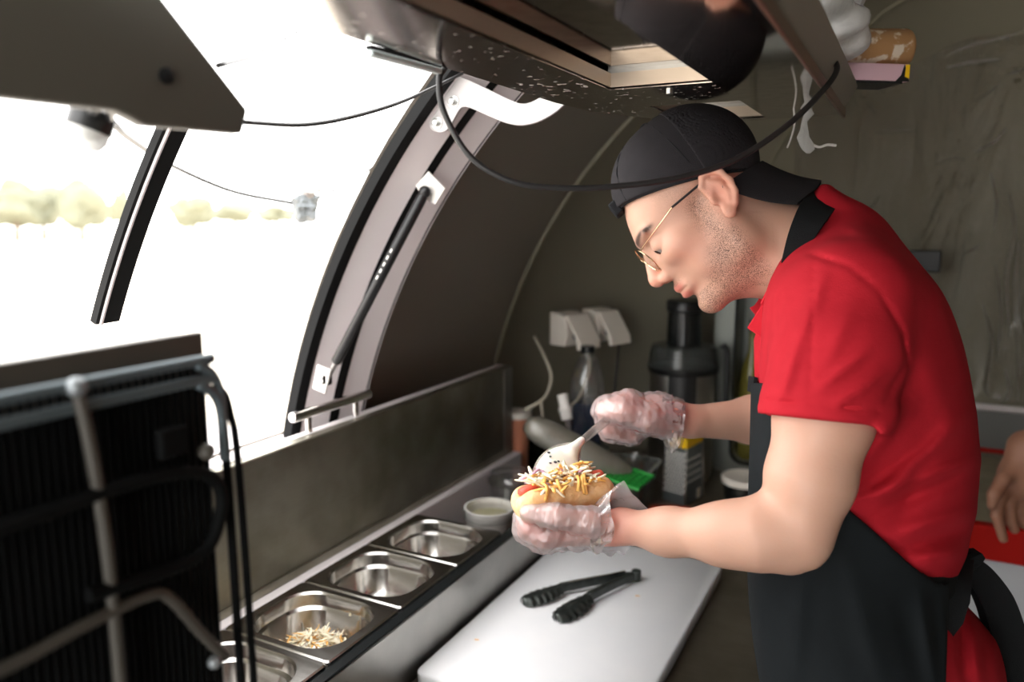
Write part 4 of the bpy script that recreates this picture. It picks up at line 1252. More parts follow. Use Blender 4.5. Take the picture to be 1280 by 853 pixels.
# ------------------------------------------------------------------ materials of the cook
def skinmat(name):
    m = mat(name, lin(214, 160, 130), .48, 0, bump=(420, .12, .001), spec=.4)
    nt = m.node_tree; b = nt.nodes['Principled BSDF']
    b.inputs['Subsurface Weight'].default_value = .14
    b.inputs['Subsurface Radius'].default_value = (.012, .005, .003)
    b.inputs['Subsurface Scale'].default_value = 1.0
    at = nt.nodes.new('ShaderNodeAttribute'); at.attribute_name = 'tone'
    st = nt.nodes.new('ShaderNodeAttribute'); st.attribute_name = 'stubble'
    tc = nt.nodes.new('ShaderNodeTexCoord')
    n1 = nt.nodes.new('ShaderNodeTexNoise'); n1.inputs['Scale'].default_value = 1150; n1.inputs['Detail'].default_value = 2
    nt.links.new(tc.outputs['Object'], n1.inputs['Vector'])
    rp = nt.nodes.new('ShaderNodeValToRGB'); rp.color_ramp.elements[0].position = .44; rp.color_ramp.elements[1].position = .60
    nt.links.new(n1.outputs['Fac'], rp.inputs['Fac'])
    mu = nt.nodes.new('ShaderNodeMath'); mu.operation = 'MULTIPLY'
    nt.links.new(rp.outputs[0], mu.inputs[0]); nt.links.new(st.outputs['Fac'], mu.inputs[1])
    mx = nt.nodes.new('ShaderNodeMixRGB'); mx.inputs[2].default_value = lin(52, 36, 30)
    nt.links.new(mu.outputs[0], mx.inputs[0]); nt.links.new(at.outputs['Color'], mx.inputs[1])
    n2 = nt.nodes.new('ShaderNodeTexNoise'); n2.inputs['Scale'].default_value = 25; n2.inputs['Detail'].default_value = 4
    nt.links.new(tc.outputs['Object'], n2.inputs['Vector'])
    hs = nt.nodes.new('ShaderNodeMixRGB'); hs.blend_type = 'MULTIPLY'
    mr = nt.nodes.new('ShaderNodeMapRange'); mr.inputs[3].default_value = .0; mr.inputs[4].default_value = .35
    nt.links.new(n2.outputs['Fac'], mr.inputs[0]); nt.links.new(mr.outputs[0], hs.inputs[0])
    hs.inputs[2].default_value = (.86, .72, .68, 1)
    nt.links.new(mx.outputs[0], hs.inputs[1]); nt.links.new(hs.outputs[0], b.inputs['Base Color'])
    return m


def cloth(name, col, col2, scale=900, rough=.85, strength=.35, fold=.25):
    m = mat(name, col, rough, 0, noise=(60, .35, col2), spec=.2)
    nt = m.node_tree; b = nt.nodes['Principled BSDF']
    tc = nt.nodes.new('ShaderNodeTexCoord')
    n = nt.nodes.new('ShaderNodeTexNoise'); n.inputs['Scale'].default_value = scale
    n2 = nt.nodes.new('ShaderNodeTexNoise'); n2.inputs['Scale'].default_value = 22; n2.inputs['Detail'].default_value = 3
    nt.links.new(tc.outputs['Object'], n.inputs[0]); nt.links.new(tc.outputs['Object'], n2.inputs[0])
    b1 = nt.nodes.new('ShaderNodeBump'); b1.inputs['Strength'].default_value = strength; b1.inputs['Distance'].default_value = .001
    b2 = nt.nodes.new('ShaderNodeBump'); b2.inputs['Strength'].default_value = fold; b2.inputs['Distance'].default_value = .006
    nt.links.new(n.outputs['Fac'], b1.inputs['Height']); nt.links.new(n2.outputs['Fac'], b2.inputs['Height'])
    nt.links.new(b2.outputs[0], b1.inputs['Normal']); nt.links.new(b1.outputs[0], b.inputs['Normal'])
    return m


M['skin'] = skinmat('skin')
M['redshirt'] = cloth('red_pique', lin(180, 30, 44), lin(164, 20, 34))
M['redrib'] = cloth('red_rib', lin(196, 36, 50), lin(168, 20, 34), 500, .85, .6)
M['apron'] = cloth('black_denim', lin(20, 25, 28), lin(14, 18, 21), 1400, .8, .5)
M['strap'] = cloth('black_webbing', lin(22, 24, 26), lin(14, 15, 17), 1200, .8, .6)
M['cap'] = cloth('charcoal_twill', lin(42, 40, 43), lin(32, 31, 33), 1300, .85, .5)
M['capdark'] = cloth('black_twill', lin(26, 27, 30), lin(20, 21, 24), 1300, .8, .4)
M['gold'] = mat('gold_wire', lin(226, 196, 160), .2, 1)
M['eye'] = mat('eye_white', lin(150, 142, 138), .2)
M['iris'] = mat('dark_iris', lin(36, 26, 22), .1)
M['trousers'] = cloth('dark_trousers', lin(40, 40, 44), lin(30, 30, 34))
M['shoe'] = mat('black_shoe', lin(24, 24, 25), .5)

# ------------------------------------------------------------------ the cook
D0 = .95
foot = P(1080, 853, D0); foot[2] = 0
cook = thing('person', 'person in red polo shirt, black apron and backward cap bending over a hot dog', 'person', foot)

# head frame (mm): F forward, U up, L toward the photographer's side
EC = L3(893, 258, D0)
yaw = math.radians(11)
e1 = np.array([math.cos(yaw), -math.sin(yaw), 0]); e2 = np.array([0, 0, 1.]); e3 = np.array([-math.sin(yaw), -math.cos(yaw), 0])
HF = -.777 * e1 - .629 * e2
HU = -.629 * e1 + .777 * e2
HL = e3
MMS = D0 / FPX          # one photograph pixel at the head


def H(f, u, l=0): return EC + (HF * f + HU * u + HL * l) * MMS


HA = np.array([HF, HU, HL])
lo = L3(640, 730, .70); hi = L3(1240, 150, 1.22)
B = Field((-.02, .67, -.36), (.62, 1.24, .31), .0021)
k = MMS


def hell(c, r, kk=8, sub=False): B.ell(H(*c), V3(r) * k, HA, kk * k, sub)
def hcone(a, b, ra, rb, kk=6, sub=False): B.cone(H(*a), H(*b), ra * k, rb * k, kk * k, sub)


# skull and face
hell((2, 52, 0), (86, 77, 73), 4)
hell((42, 30, 0), (59, 50, 59), 14)
hell((66, 24, 0), (36, 15, 46), 10)
hell((46, -12, 0), (47, 50, 57), 14)
hell((61, -50, 0), (39, 28, 33), 12)
for s in (-1, 1): hell((74, -22, s * 20), (20, 20, 15), 10)
for s in (-1, 1):
    hell((66, -12, s * 42), (20, 15, 15), 14)
    hcone((6, -2, s * 57), (12, -60, s * 48), 12, 13, 14)
    hcone((12, -60, s * 48), (74, -90, s * 10), 14, 13, 16)
    hell((40, -45, s * 38), (30, 28, 17), 16)
hell((77, -88, 0), (16, 15, 19), 10)
hell((38, -80, 0), (42, 21, 36), 14)
hell((20, -88, 0), (38, 16, 34), 14)
# eye sockets, lids
for s in (-1, 1):
    hell((103, 4, s * 31), (15, 11, 17), 9, True)
    hcone((90, 10, s * 8), (91, -28, s * 13), 9, 9, 8)
    hell((78, -15, s * 27), (14, 11, 17), 9)
    hell((81, 3, s * 31), (13.6, 13.0, 14.5), 3)
    hcone((97, 22, s * 14), (90, 25, s * 44), 6, 4, 8)
    hell((92.5, -4.0, s * 35), (8, 2.0, 10), 1.0, True)
# nose
hcone((95, 16, 0), (112, -22, 0), 6.5, 8.5, 7)
hell((110.5, -27, 0), (11.5, 9.5, 10), 5)
for s in (-1, 1):
    hell((101, -31, s * 10.5), (10, 7.5, 6), 4)
    hell((105, -38.5, s * 6.5), (5, 3.2, 3), 2, True)
# lips
for s in (-1, 1):
    hcone((97.5, -51.5, 0), (87, -54.5, s * 21), 5.2, 3.0, 4)
    hcone((94.5, -64.5, 0), (86, -59.5, s * 20), 5.8, 3.0, 4)
    hcone((103, -58, 0), (90, -57, s * 22), 1.7, 1.1, 1.5, True)
hell((99, -75, 0), (9, 5, 18), 8, True)
# ears
for s in (-1, 1):
    earh = [(9, 6, 73), (9, 20, 75), (2, 28, 78), (-9, 28, 81), (-17, 19, 83), (-19.5, 5, 83), (-16, -9, 81), (-8, -19, 79)]
    hell((-5, 2, s * 75.5), (15, 26, 5), 5)
    for i in range(len(earh) - 1):
        p, q = earh[i], earh[i + 1]
        hcone((p[0], p[1], s * p[2]), (q[0], q[1], s * q[2]), 3.6, 3.6, 3)
    anti = [(-1, 19, 78), (-9, 10, 80), (-10, -3, 80), (-5, -13, 79)]
    for i in range(3):
        p, q = anti[i], anti[i + 1]
        hcone((p[0], p[1], s * p[2]), (q[0], q[1], s * q[2]), 2.6, 2.8, 3)
    hell((3, -22, s * 77), (8, 9, 4.5), 4)
    hell((9, -2, s * 76), (4, 6, 4.5), 3)
    hell((1, -1, s * 83.5), (6.5, 10, 6.5), 2.5, True)
    hcone((0, 23, s * 83), (-12.5, 15, s * 86.5), 2.2, 2.2, 1.5, True)
    hcone((-12.5, 15, s * 86.5), (-14.5, -3, s * 86), 2.2, 2.0, 1.5, True)
# neck
B.cone(L3(918, 288, D0), L3(1010, 318, D0), rpx(55, D0), rpx(60, D0), .03)
B.cone(H(22, -70, 0), L3(985, 325, D0), .034, .045, .03)
B.cone(L3(905, 288, D0 - .045), L3(985, 345, D0 - .035), .012, .014, .02)
# trunk core inside the clothes
for y, a, b_, w in ((350, 985, 1125, .13), (430, 980, 1180, .14), (520, 975, 1195, .135), (620, 972, 1190, .13), (700, 972, 1180, .13)):
    c = L3((a + b_) / 2, y, D0)
    la = unit(L3(1085, 480, 1.)); xa = unit(np.array([1., 0, 0]) - la * la[0]); za = np.cross(xa, la)
    B.ell(c, ((b_ - a) / 2 * MMS, w, .075), np.array([xa, la, za]), .04)
# near (left) arm
S, E, Wr = L3(1068, 368, .80), L3(998, 662, .765), L3(776, 658, .862)
B.chain([L3(1080, 380, .88), S], [.05, .045], .03)
B.chain([S, L3(1030, 520, .772), L3(1012, 600, .765), E], [rpx(50, .8), rpx(56, .77), rpx(50, .765), rpx(38, .765)], .02)
B.chain([E, L3(948, 668, .775), L3(905, 668, .79), L3(835, 665, .828), Wr], [rpx(38, .765), rpx(41, .775), rpx(35, .79), rpx(26, .83), rpx(20, .86)], .02)
B.cone(L3(1000, 688, .765), L3(990, 696, .766), rpx(22, .765), rpx(18, .765), .02)
# far (right) arm
S2, E2, W2 = L3(1065, 390, 1.10), L3(1020, 545, 1.13), L3(862, 527, 1.06)
B.chain([L3(1075, 390, 1.02), S2], [.05, .045], .03)
B.chain([S2, L3(1040, 480, 1.12), E2], [.046, .047, .04], .02)
B.chain([E2, L3(945, 525, 1.095), W2], [.042, rpx(28, 1.1), rpx(19, 1.06)], .02)


def finger(F, pts, rs, kk=.004):
    F.chain([L3(*p) for p in pts], [rpx(r, p[2]) for r, p in zip(rs, pts)], kk)


LH = [  # left hand: thumb along the near side of the bun, fingers cupped beneath
    ([(762, 656, .85), (737, 652, .834), (697, 646, .829), (662, 642, .834)], [13, 12.5, 11, 8.5]),
    ([(722, 668, .852), (682, 671, .847), (662, 662, .852), (656, 648, .860)], [11, 10, 9, 8]),
    ([(721, 672, .872), (678, 676, .870), (656, 664, .876), (652, 646, .884)], [11, 10, 9, 8]),
    ([(722, 672, .892), (682, 676, .893), (662, 664, .900), (659, 646, .906)], [10.5, 9.5, 8.5, 7.5]),
    ([(726, 670, .910), (695, 673, .913), (678, 664, .918), (674, 650, .922)], [9.5, 8.5, 7.5, 7])]
RH = [  # right hand: fist closed on the spoon handle
    ([(840, 533, 1.03), (808, 524, 1.008), (778, 515, 1.0), (759, 519, 1.004)], [15, 14, 12, 9]),
    ([(786, 503, 1.022), (760, 512, 1.018), (766, 533, 1.020), (790, 543, 1.024)], [13, 12, 11, 9.5]),
    ([(784, 502, 1.046), (757, 513, 1.044), (764, 537, 1.044), (790, 546, 1.044)], [13, 12, 11, 9.5]),
    ([(787, 503, 1.070), (762, 514, 1.070), (770, 536, 1.068), (792, 544, 1.066)], [12.5, 11.5, 10.5, 9]),
    ([(794, 506, 1.090), (774, 516, 1.092), (782, 534, 1.088), (800, 540, 1.086)], [11, 10, 9.5, 8])]


def hands(F, grow=0, kk=.004):
    g = grow
    A = np.array([unit(L3(700, 672, .87) - L3(770, 658, .87)), [0, 1, 0], [0, 0, 1]])
    F.ell(L3(742, 664, .876), (rpx(36, .87) + g, rpx(41, .87) + g, rpx(14, .87) + g), None, .012)
    F.cone(L3(776, 658, .862), L3(745, 664, .874), rpx(20, .86) + g, rpx(17, .87) + g, .012)
    for pts, rr in LH: F.chain([L3(*p) for p in pts], [rpx(r, p[2]) + g for r, p in zip(rr, pts)], kk)
    F.ell(L3(818, 518, 1.052), (rpx(40, 1.05) + g, rpx(40, 1.05) + g, rpx(24, 1.05) + g), None, .012)
    F.cone(L3(862, 527, 1.06), L3(825, 520, 1.055), rpx(19, 1.06) + g, rpx(22, 1.05) + g, .012)
    for pts, rr in RH: F.chain([L3(*p) for p in pts], [rpx(r, p[2]) + g for r, p in zip(rr, pts)], kk)


hands(B)
Vb, Fb = B.mesh()
Vb = relax(Vb, Fb, 1, .4)

# skin tones and stubble, per vertex in the head frame
hq = (Vb - EC) @ HA.T / MMS
f_, u_, l_ = hq[:, 0], hq[:, 1], np.abs(hq[:, 2])
ishead = (np.linalg.norm(hq - (30, 0, 0), axis=1) < 150) & (f_ > -60)
base = np.array(lin(204, 162, 141)[:3])
tone = np.tile(base, (len(Vb), 1))


def blend(mask, col):
    global tone
    c = np.array(lin(*col)[:3]); tone = tone * (1 - mask[:, None]) + c * mask[:, None]


def gsf(c, r): return np.exp(-(((f_ - c[0]) / r[0]) ** 2 + ((u_ - c[1]) / r[1]) ** 2 + ((l_ - c[2]) / r[2]) ** 2)) * ishead


def sst(x, a, b): t = np.clip((x - a) / (b - a), 0, 1); return t * t * (3 - 2 * t)


blend(.45 * gsf((112, -28, 4), (14, 14, 14)), (226, 140, 118))
blend(.5 * gsf((-5, 0, 80), (22, 34, 10)), (224, 140, 118))
blend(.25 * gsf((60, -18, 50), (30, 24, 26)), (226, 150, 128))
lip = np.maximum(gsf((98, -51.5, 6), (9, 4.6, 15)), gsf((96, -65, 6), (9, 5.2, 15)))
blend(np.clip(lip * 1.5, 0, .95) * (f_ > 84), (196, 122, 110))
bp = spline([(100, 21, 12), (99, 24.5, 24), (93, 27, 37), (83, 26, 49)], 6)
bm_ = np.zeros(len(Vb)); hl_ = np.c_[f_, u_, l_]
for i_, q_ in enumerate(bp):
    w_ = 4.6 - 2.4 * i_ / len(bp); bm_ = np.maximum(bm_, np.exp(-(((hl_ - q_) / (5, w_, 4)) ** 2).sum(1) * .8))
blend(np.clip(1.5 * bm_, 0, .9) * ishead, (46, 35, 33))
hand = np.maximum(np.exp(-(np.linalg.norm((Vb - L3(720, 660, .87)), axis=1) / .065) ** 4), np.exp(-(np.linalg.norm((Vb - L3(800, 522, 1.05)), axis=1) / .065) ** 4))
blend(.8 * hand, (236, 160, 148))
fin = np.maximum(np.exp(-(np.linalg.norm((Vb - L3(672, 655, .85)), axis=1) / .03) ** 2), np.exp(-(np.linalg.norm((Vb - L3(775, 525, 1.01)), axis=1) / .03) ** 2))
blend(.6 * fin, (232, 130, 122))
# beard area: jaw, chin, moustache, sideburn
beard = sst(-u_, 22, 46) * sst(f_, -4, 14) * (1 - sst(-u_, 100, 116))
front = sst(f_, 62, 84)
mouth = 1 - np.clip(gsf((96, -58, 0), (30, 14, 30)) * 1.4, 0, 1)
cheekcut = 1 - sst(f_ - (-u_ - 40) * .8, 28, 60) * (u_ > -72)
st = beard * mouth * np.clip(cheekcut, 0, 1)
st = np.maximum(st, sst(-u_, 72, 84) * sst(f_, 20, 40) * (1 - sst(-u_, 102, 114)) * mouth)
side = np.exp(-((f_ - 24 + u_ * .05) / 13) ** 2) * sst(-u_, -34, -8) * (l_ > 30)
st = np.maximum(st, side)
st = np.maximum(st, 1.0 * gsf((99, -45.5, 8), (10, 4, 17)))
st = np.maximum(st, .25 * (u_ > 8) * np.exp(-((f_ - 30 - (u_ - 30) * .5) / 22) ** 2) * (l_ > 40))
st = np.clip(st, 0, 1) * ishead * .85
body = quadobj('body', Vb, Fb, M['skin'], cook, {'tone': tone, 'stubble': st})

# eyes
for s in (-1, 1):
    c = toworld(H(81.5, 2.5, s * 31)); r = 12.7 * MMS
    ax = BASIS.T @ HA.T
    e = MB().sphere(c, r, 20, 14).build('eye', M['eye'], cook)
    dv = unit(BASIS.T @ (HF * .85 - HU * .45 + HL * s * .10))
    MB().lathe([(r * .46, r * .91), (r * .25, r * .995), (0, r * 1.015)], c, dv, 16).build('iris', M['iris'], e)

# ------------------------------------------------------------------ cap
cp = Field(H(-140, -60, 0) * 0 + np.array([.10, .82, .14]), (.36, 1.08, .30), .0018)
cp.ell(H(2, 53, 0), V3((91.5, 81.5, 80)) * k, HA, .004)
cp.ell(H(30, 62, 0), V3((62, 62, 68)) * k, HA, .02)
pn = unit(HU - .494 * HF)
cp.plane(H(0, 28, 0), -pn)
cp.ell(H(2, 53, 0), V3((87.5, 78, 76)) * k, HA, .002, True)
Vc, Fc = cp.mesh(); Vc = relax(Vc, Fc, 1, .4)
cap = quadobj('cap', Vc, Fc, M['cap'], cook, label='charcoal baseball cap worn backwards')
# band along the edge, panel seams, button
rim = []
for t in np.linspace(0, 2 * math.pi, 49)[:-1]:
    # intersection of the cap ellipsoid with the cut plane
    lo_, hi_ = 0, 130
    dirv = (math.cos(t), math.sin(t))
    for _ in range(30):
        md = (lo_ + hi_) / 2; f = md * dirv[0]; l = md * dirv[1]; u = 28 + .494 * f
        v = ((f - 2) / 91.8) ** 2 + ((u - 53) / 82) ** 2 + (l / 80.3) ** 2
        if v < 1: lo_ = md
        else: hi_ = md
    f = lo_ * dirv[0]; rim.append((f, 28 + .494 * f, lo_ * dirv[1]))
MB().tube([toworld(H(*p)) for p in rim], .0016, 6, closed=True).build('cap_edge', M['capdark'], cap)
for a in range(0, 180, 60):
    pts = []
    an = math.radians(a + 30)
    for t in np.linspace(-1.6, 1.6, 44):
        f = math.sin(t) * math.cos(an); l = math.sin(t) * math.sin(an); u = math.cos(t)
        for rr_ in np.arange(112, 60, -.4):
            q_ = H(2 + rr_ * f, 53 + rr_ * u, rr_ * l); ii = np.round((q_ - cp.lo) / cp.h).astype(int)
            if (ii < 0).any() or (ii >= cp.n).any(): continue
            if cp.a[tuple(ii)] < .0002: break
        fq_, uq_ = 2 + rr_ * f, 53 + rr_ * u
        if uq_ > 30 + .494 * fq_: pts.append(toworld(q_))
    MB().tube(pts, .0007, 5).build('panel_seam', M['capdark'], cap)
MB().lathe([(.006, -.001), (.006, .002), (.003, .004), (0, .004)], toworld(H(2, 134.5, 0)), BASIS.T @ HU, 16).build('cap_button', M['capdark'], cap)
# dark rear panels of the cap crown (outer shell cut by a plane)
cq = Field((.10, .82, .14), (.36, 1.08, .30), .0018)
cq.ell(H(2, 53, 0), V3((93, 83, 81.3)) * k, HA, .004)
cq.plane(H(0, 29, 0), -pn)
cq.plane(H(-8, 50, 0), unit(HF * 1.0 + HU * .12))
cq.ell(H(2, 53, 0), V3((90, 80.5, 79)) * k, HA, .002, True)
Vq, Fq = cq.mesh(); Vq = relax(Vq, Fq, 1, .4)
quadobj('rear_panels', Vq, Fq, M['cap'], cap)
# visor at the nape
mb = MB(); loops = []
for t in np.linspace(0, 1, 12):
    Mx, My = 950 + 72 * t, 205 + 23 * t + 4 * math.sin(math.pi * t)
    Ex, Ey = 903 + 94 * t, 233 + 22 * t + 5 * math.sin(math.pi * t)
    wl = .080 - .018 * t
    top = []; bot = []
    for s in np.linspace(-1, 1, 15):
        q = s * s
        Dq = D0 - wl * s
        px, py = Mx + (Ex - Mx) * q, My + (Ey - My) * q
        v = L3(640 + (px - 640) * D0 / D0, py, D0); v = v + np.array([0, -wl * s, 0])
        # keep silhouette of the near edge where the photograph has it
        sc = Dq / D0
        v[0] = v[0] * (1 + (sc - 1) * q); v[2] = v[2] * (1 + (sc - 1) * q)
        top.append(v + np.array([0, 0, .0014])); bot.append(v - np.array([0, 0, .0014]))
    loops.append([toworld(v) for v in top + bot[::-1]])
mb.loft(loops, True, True)
mb.build('visor', M['cap'], cap, smooth=50)
# adjustment strap end at the forehead
MB().box(toworld(H(95, 76, 4)), (.011, .030, .018), (BASIS.T @ HF, BASIS.T @ HL, BASIS.T @ HU)).build('adjuster_strap', M['capdark'], cap, bevel=.002)

# ------------------------------------------------------------------ glasses
gl = thing('glasses', 'x', 'x', (0, 0, 0)); del gl['label'], gl['category']
bpy.data.objects.remove(gl)
lensaxis = unit(.766 * e1 - .643 * e2)      # down along the lens in the picture
for s in (-1, 1):
    cc = EC + (e1 * (811 - 893) - e2 * (327 - 258)) * MMS + HL * s * 31 * MMS + HF * (0 if s > 0 else 0) * MMS
    lat = unit(HL * s * 1.0 + HF * -.10)
    ring = [cc + lensaxis * 19.5 * MMS * math.cos(t) * (1 - .06 * math.sin(t)) + lat * 24 * MMS * math.sin(t) for t in np.linspace(0, 2 * math.pi, 41)[:-1]]
    if s == -1:
        g0 = MB().tube([toworld(p) for p in ring], .0008, 6, closed=True).build('glasses', M['gold'], cook, label='thin gold wire glasses')
    else:
        MB().tube([toworld(p) for p in ring], .0008, 6, closed=True).build('lens_rim', M['gold'], g0)
    n = unit(np.cross(lensaxis, lat))
    lp_ = [toworld(p) for p in ring]
    MB().prism(lp_, BASIS.T @ n * .0012).build('lens', M['lens'], g0)
    tip = EC + HL * s * 76 * MMS + (e1 * (874 - 893) - e2 * (243 - 258)) * MMS
    mid = EC + HL * s * 72 * MMS + (e1 * (840 - 893) - e2 * (270 - 258)) * MMS
    hin = cc + lat * 25 * MMS - lensaxis * 12 * MMS
    MB().tube([toworld(hin), toworld(hin + (mid - hin) * .12 + HL * s * .004), toworld(mid)], .0008, 6).build('temple', M['gold'], g0)
    MB().tube(spline([toworld(mid), toworld(tip), toworld(tip + (e1 * 5 + e2 * 2) * MMS)], 4), .0014, 8).build('temple_tip', M['blackplastic'], g0)
    MB().sphere(toworld(cc - lat * 17 * MMS + lensaxis * 2 * MMS - HF * 5 * MMS), (.002, .003, .004), 10, 6).build('nose_pad', M['lens'], g0)
cb_ = EC + (e1 * (811 - 893) - e2 * (327 - 258)) * MMS
MB().tube(spline([toworld(cb_ - lensaxis * 8 * MMS + HL * 7 * MMS), toworld(cb_ - lensaxis * 11 * MMS + HF * 3 * MMS), toworld(cb_ - lensaxis * 8 * MMS - HL * 7 * MMS)], 5), .0008, 6).build('bridge', M['gold'], g0)

# ------------------------------------------------------------------ polo shirt and apron (built over the trunk)
SEC = np.array([  # py, front px, back px, half width (m)
    (238, 1024, 1042, .034), (250, 1014, 1058, .046), (266, 1004, 1082, .056), (285, 998, 1105, .064), (310, 988, 1130, .084), (340, 973, 1153, .13), (380, 960, 1180, .178),
    (440, 955, 1202, .186), (520, 952, 1217, .178), (580, 950, 1221, .172), (640, 948, 1215, .168), (700, 948, 1200, .164), (735, 950, 1192, .164),
    (765, 953, 1212, .172), (800, 958, 1242, .182), (840, 966, 1253, .188), (900, 982, 1250, .192), (960, 996, 1236, .190)], float)
_f = np.array(spline([np.array(r) for r in SEC], 6))


def trunk(Fd, grow=0.0, folds=(), kk=.02, front=0.0):
    sl, X, Y, Z = Fd.region(Fd.lo, Fd.lo + Fd.h * Fd.n)
    s_ = Y / D0
    py = 480 + (426.5 - FPX * Z / Y - 480) * s_; pxo = 1085 + (640 + FPX * X / Y - 1085) * s_
    fr_ = np.interp(py, _f[:, 0], _f[:, 1]); bk_ = np.interp(py, _f[:, 0], _f[:, 2]); w = np.interp(py, _f[:, 0], _f[:, 3])
    c = (fr_ + bk_) / 2; a = (bk_ - fr_) / 2 * MMS + grow; w = w + grow
    p = 2.35
    d = ((np.abs((pxo - c) * MMS / a) ** p + np.abs((Y - D0) / w) ** p) ** (1 / p) - 1) * np.minimum(a, w)
    d = np.maximum(d, (238 - py) * MMS)
    d = np.maximum(d, (py - 955) * MMS)
    return d.astype(np.float32)


def addfolds(Fd, folds):
    X = Fd.ax[0][:, None, None]; Y = Fd.ax[1][None, :, None]; Z = Fd.ax[2][None, None, :]
    near = np.clip((.98 - Y) / .06, 0, 1)
    px = 640 + FPX * X / Y; py = 426.5 - FPX * Z / Y
    for (x0, y0, x1, y1, amp, wd) in folds:
        dx, dy = x1 - x0, y1 - y0; L = dx * dx + dy * dy
        t = np.clip(((px - x0) * dx + (py - y0) * dy) / L, 0, 1)
        ds = (px - x0 - t * dx) ** 2 + (py - y0 - t * dy) ** 2
        Fd.a -= (amp * np.exp(-ds / wd ** 2) * near * np.sin(np.pi * np.clip(t * .9 + .05, 0, 1)) ** .5).astype(np.float32)


T = Field((.21, .68, -.52), (.66, 1.24, .20), .003)
T.a = np.minimum(T.a, trunk(T))


T.cone(L3(1062, 305, .925), L3(1068, 352, .835), .04, .05, .03)
T.cone(L3(1062, 305, .975), L3(1068, 352, 1.065), .04, .05, .03)


def sleeve(pts, rs, hem_p, hem_n):
    G = Field(T.lo, T.lo + T.h * (T.n - 1), T.h)
    G.chain(pts, rs, .02)
    G.plane(hem_p, hem_n)
    n = tuple(np.minimum(G.n, T.n)); sl = tuple(slice(0, i) for i in n)
    T.mix(sl, G.a[sl], .016)


hemn = unit(L3(1024, 545, .762) - L3(1042, 460, .78))
sleeve([L3(1085, 385, .86), L3(1062, 372, .803), L3(1046, 450, .782), L3(1028, 515, .768), L3(1020, 560, .76)], [.06, rpx(66, .8), rpx(73, .78), rpx(71, .768), rpx(69, .76)], L3(1026, 525, .765), unit(np.array([-.10, -.05, -1.])))
hemn2 = unit(L3(1020, 545, 1.13) - L3(1050, 440, 1.11))
sleeve([L3(1080, 395, 1.03), L3(1066, 390, 1.09), L3(1040, 480, 1.12), L3(1025, 530, 1.125)], [.06, .058, .058, .056], L3(1030, 512, 1.12), hemn2)
addfolds(T, [(1085, 440, 1030, 480, .006, 7), (1100, 470, 1045, 505, .006, 8), (1000, 420, 975, 500, .005, 8), (1060, 400, 1035, 450, .003, 10),
             (1140, 500, 1060, 600, .008, 12), (1205, 520, 1100, 618, .009, 13), (1218, 575, 1062, 628, .008, 10), (1210, 640, 1110, 668, .008, 11), (1200, 690, 1150, 700, .008, 10),
             (1172, 540, 1085, 612, -.006, 9), (1190, 600, 1090, 645, -.006, 9), (1200, 665, 1120, 690, -.006, 8), (1135, 395, 1180, 520, .004, 18), (1160, 560, 1110, 690, -.005, 14),
             (1012, 318, 1060, 332, -.004, 3.0), (1060, 332, 1100, 364, -.003, 3.5), (1100, 364, 1128, 415, -.003, 3.5), (1128, 415, 1134, 452, -.003, 3.5), (1134, 452, 1106, 500, -.003, 4),
             (1018, 330, 1012, 500, -.002, 2.5), (1215, 770, 1225, 853, .006, 9), (1200, 765, 1206, 853, -.007, 8), (1240, 780, 1245, 850, .005, 8), (1060, 285, 1110, 300, .003, 8), (1030, 345, 1000, 420, .004, 9)])
addfolds(T, [(950, 501, 1020, 507, -.004, 2.2), (1012, 506, 1100, 513, -.004, 2.2)])
Vt, Ft = T.mesh(); Vt = relax(Vt, Ft, 2, .5)
shirt = quadobj('polo_shirt', Vt, Ft, M['redshirt'], cook, label='red short-sleeved polo shirt')
# sleeve hem bands: short flared collars round each arm
for (cpt, nv, rad, sx) in ((L3(1027, 522, .765), hemn, rpx(71.5, .765), 1), (L3(1030, 510, 1.12), hemn2, .058, 1)):
    u = unit(np.cross(nv, (0, 1, 0))); w = np.cross(nv, u)
    ringf = lambda r, h: [toworld(cpt + nv * h + (u * math.cos(t) + w * math.sin(t)) * r) for t in np.linspace(0, 2 * math.pi, 49)[:-1]]
    mb = MB(); mb.loft([ringf(rad - .002, -.016), ringf(rad + .0016, -.0155), ringf(rad + .0022, -.008), ringf(rad + .0018, .001), ringf(rad - .001, .002), ringf(rad - .012, .001)])
    mb.build('sleeve_hem', M['redrib'], shirt, smooth=60)

# apron over the shirt
Ap = Field((.20, .68, -.52), (.66, 1.24, .10), .003)
Ap.a = np.minimum(Ap.a, trunk(Ap, .009))
addfolds(Ap, [(1000, 720, 990, 853, .004, 14), (1060, 700, 1100, 850, .004, 16), (1120, 740, 1150, 853, -.004, 14), (1150, 745, 1168, 853, .005, 8), (1178, 745, 1186, 853, .003, 6), (960, 640, 990, 700, .004, 12)])
X = Ap.ax[0][:, None, None]; Y = Ap.ax[1][None, :, None]; Z = Ap.ax[2][None, None, :]
px_ = 640 + FPX * X / Y; py_ = 426.5 - FPX * Z / Y
s_ = np.maximum(1.0, Y / D0)
pxo = 1085 + (px_ - 1085) * s_; pyo = 480 + (py_ - 480) * s_
edge = np.interp(pxo, [930, 968, 985, 1010, 1050, 1090, 1140, 1172, 1192, 1400], [478, 480, 540, 590, 628, 662, 708, 730, 728, 728])
Ap.a = np.maximum(Ap.a, ((edge - pyo) * MMS * .7).astype(np.float32))
Ap.a = np.maximum(Ap.a, ((pxo - 1186 + (pyo - 740) * .03) * MMS).astype(np.float32))
Va, Fa = Ap.mesh(); Va = relax(Va, Fa, 2, .5)
apron = quadobj('apron', Va, Fa, M['apron'], cook, label='black denim apron')


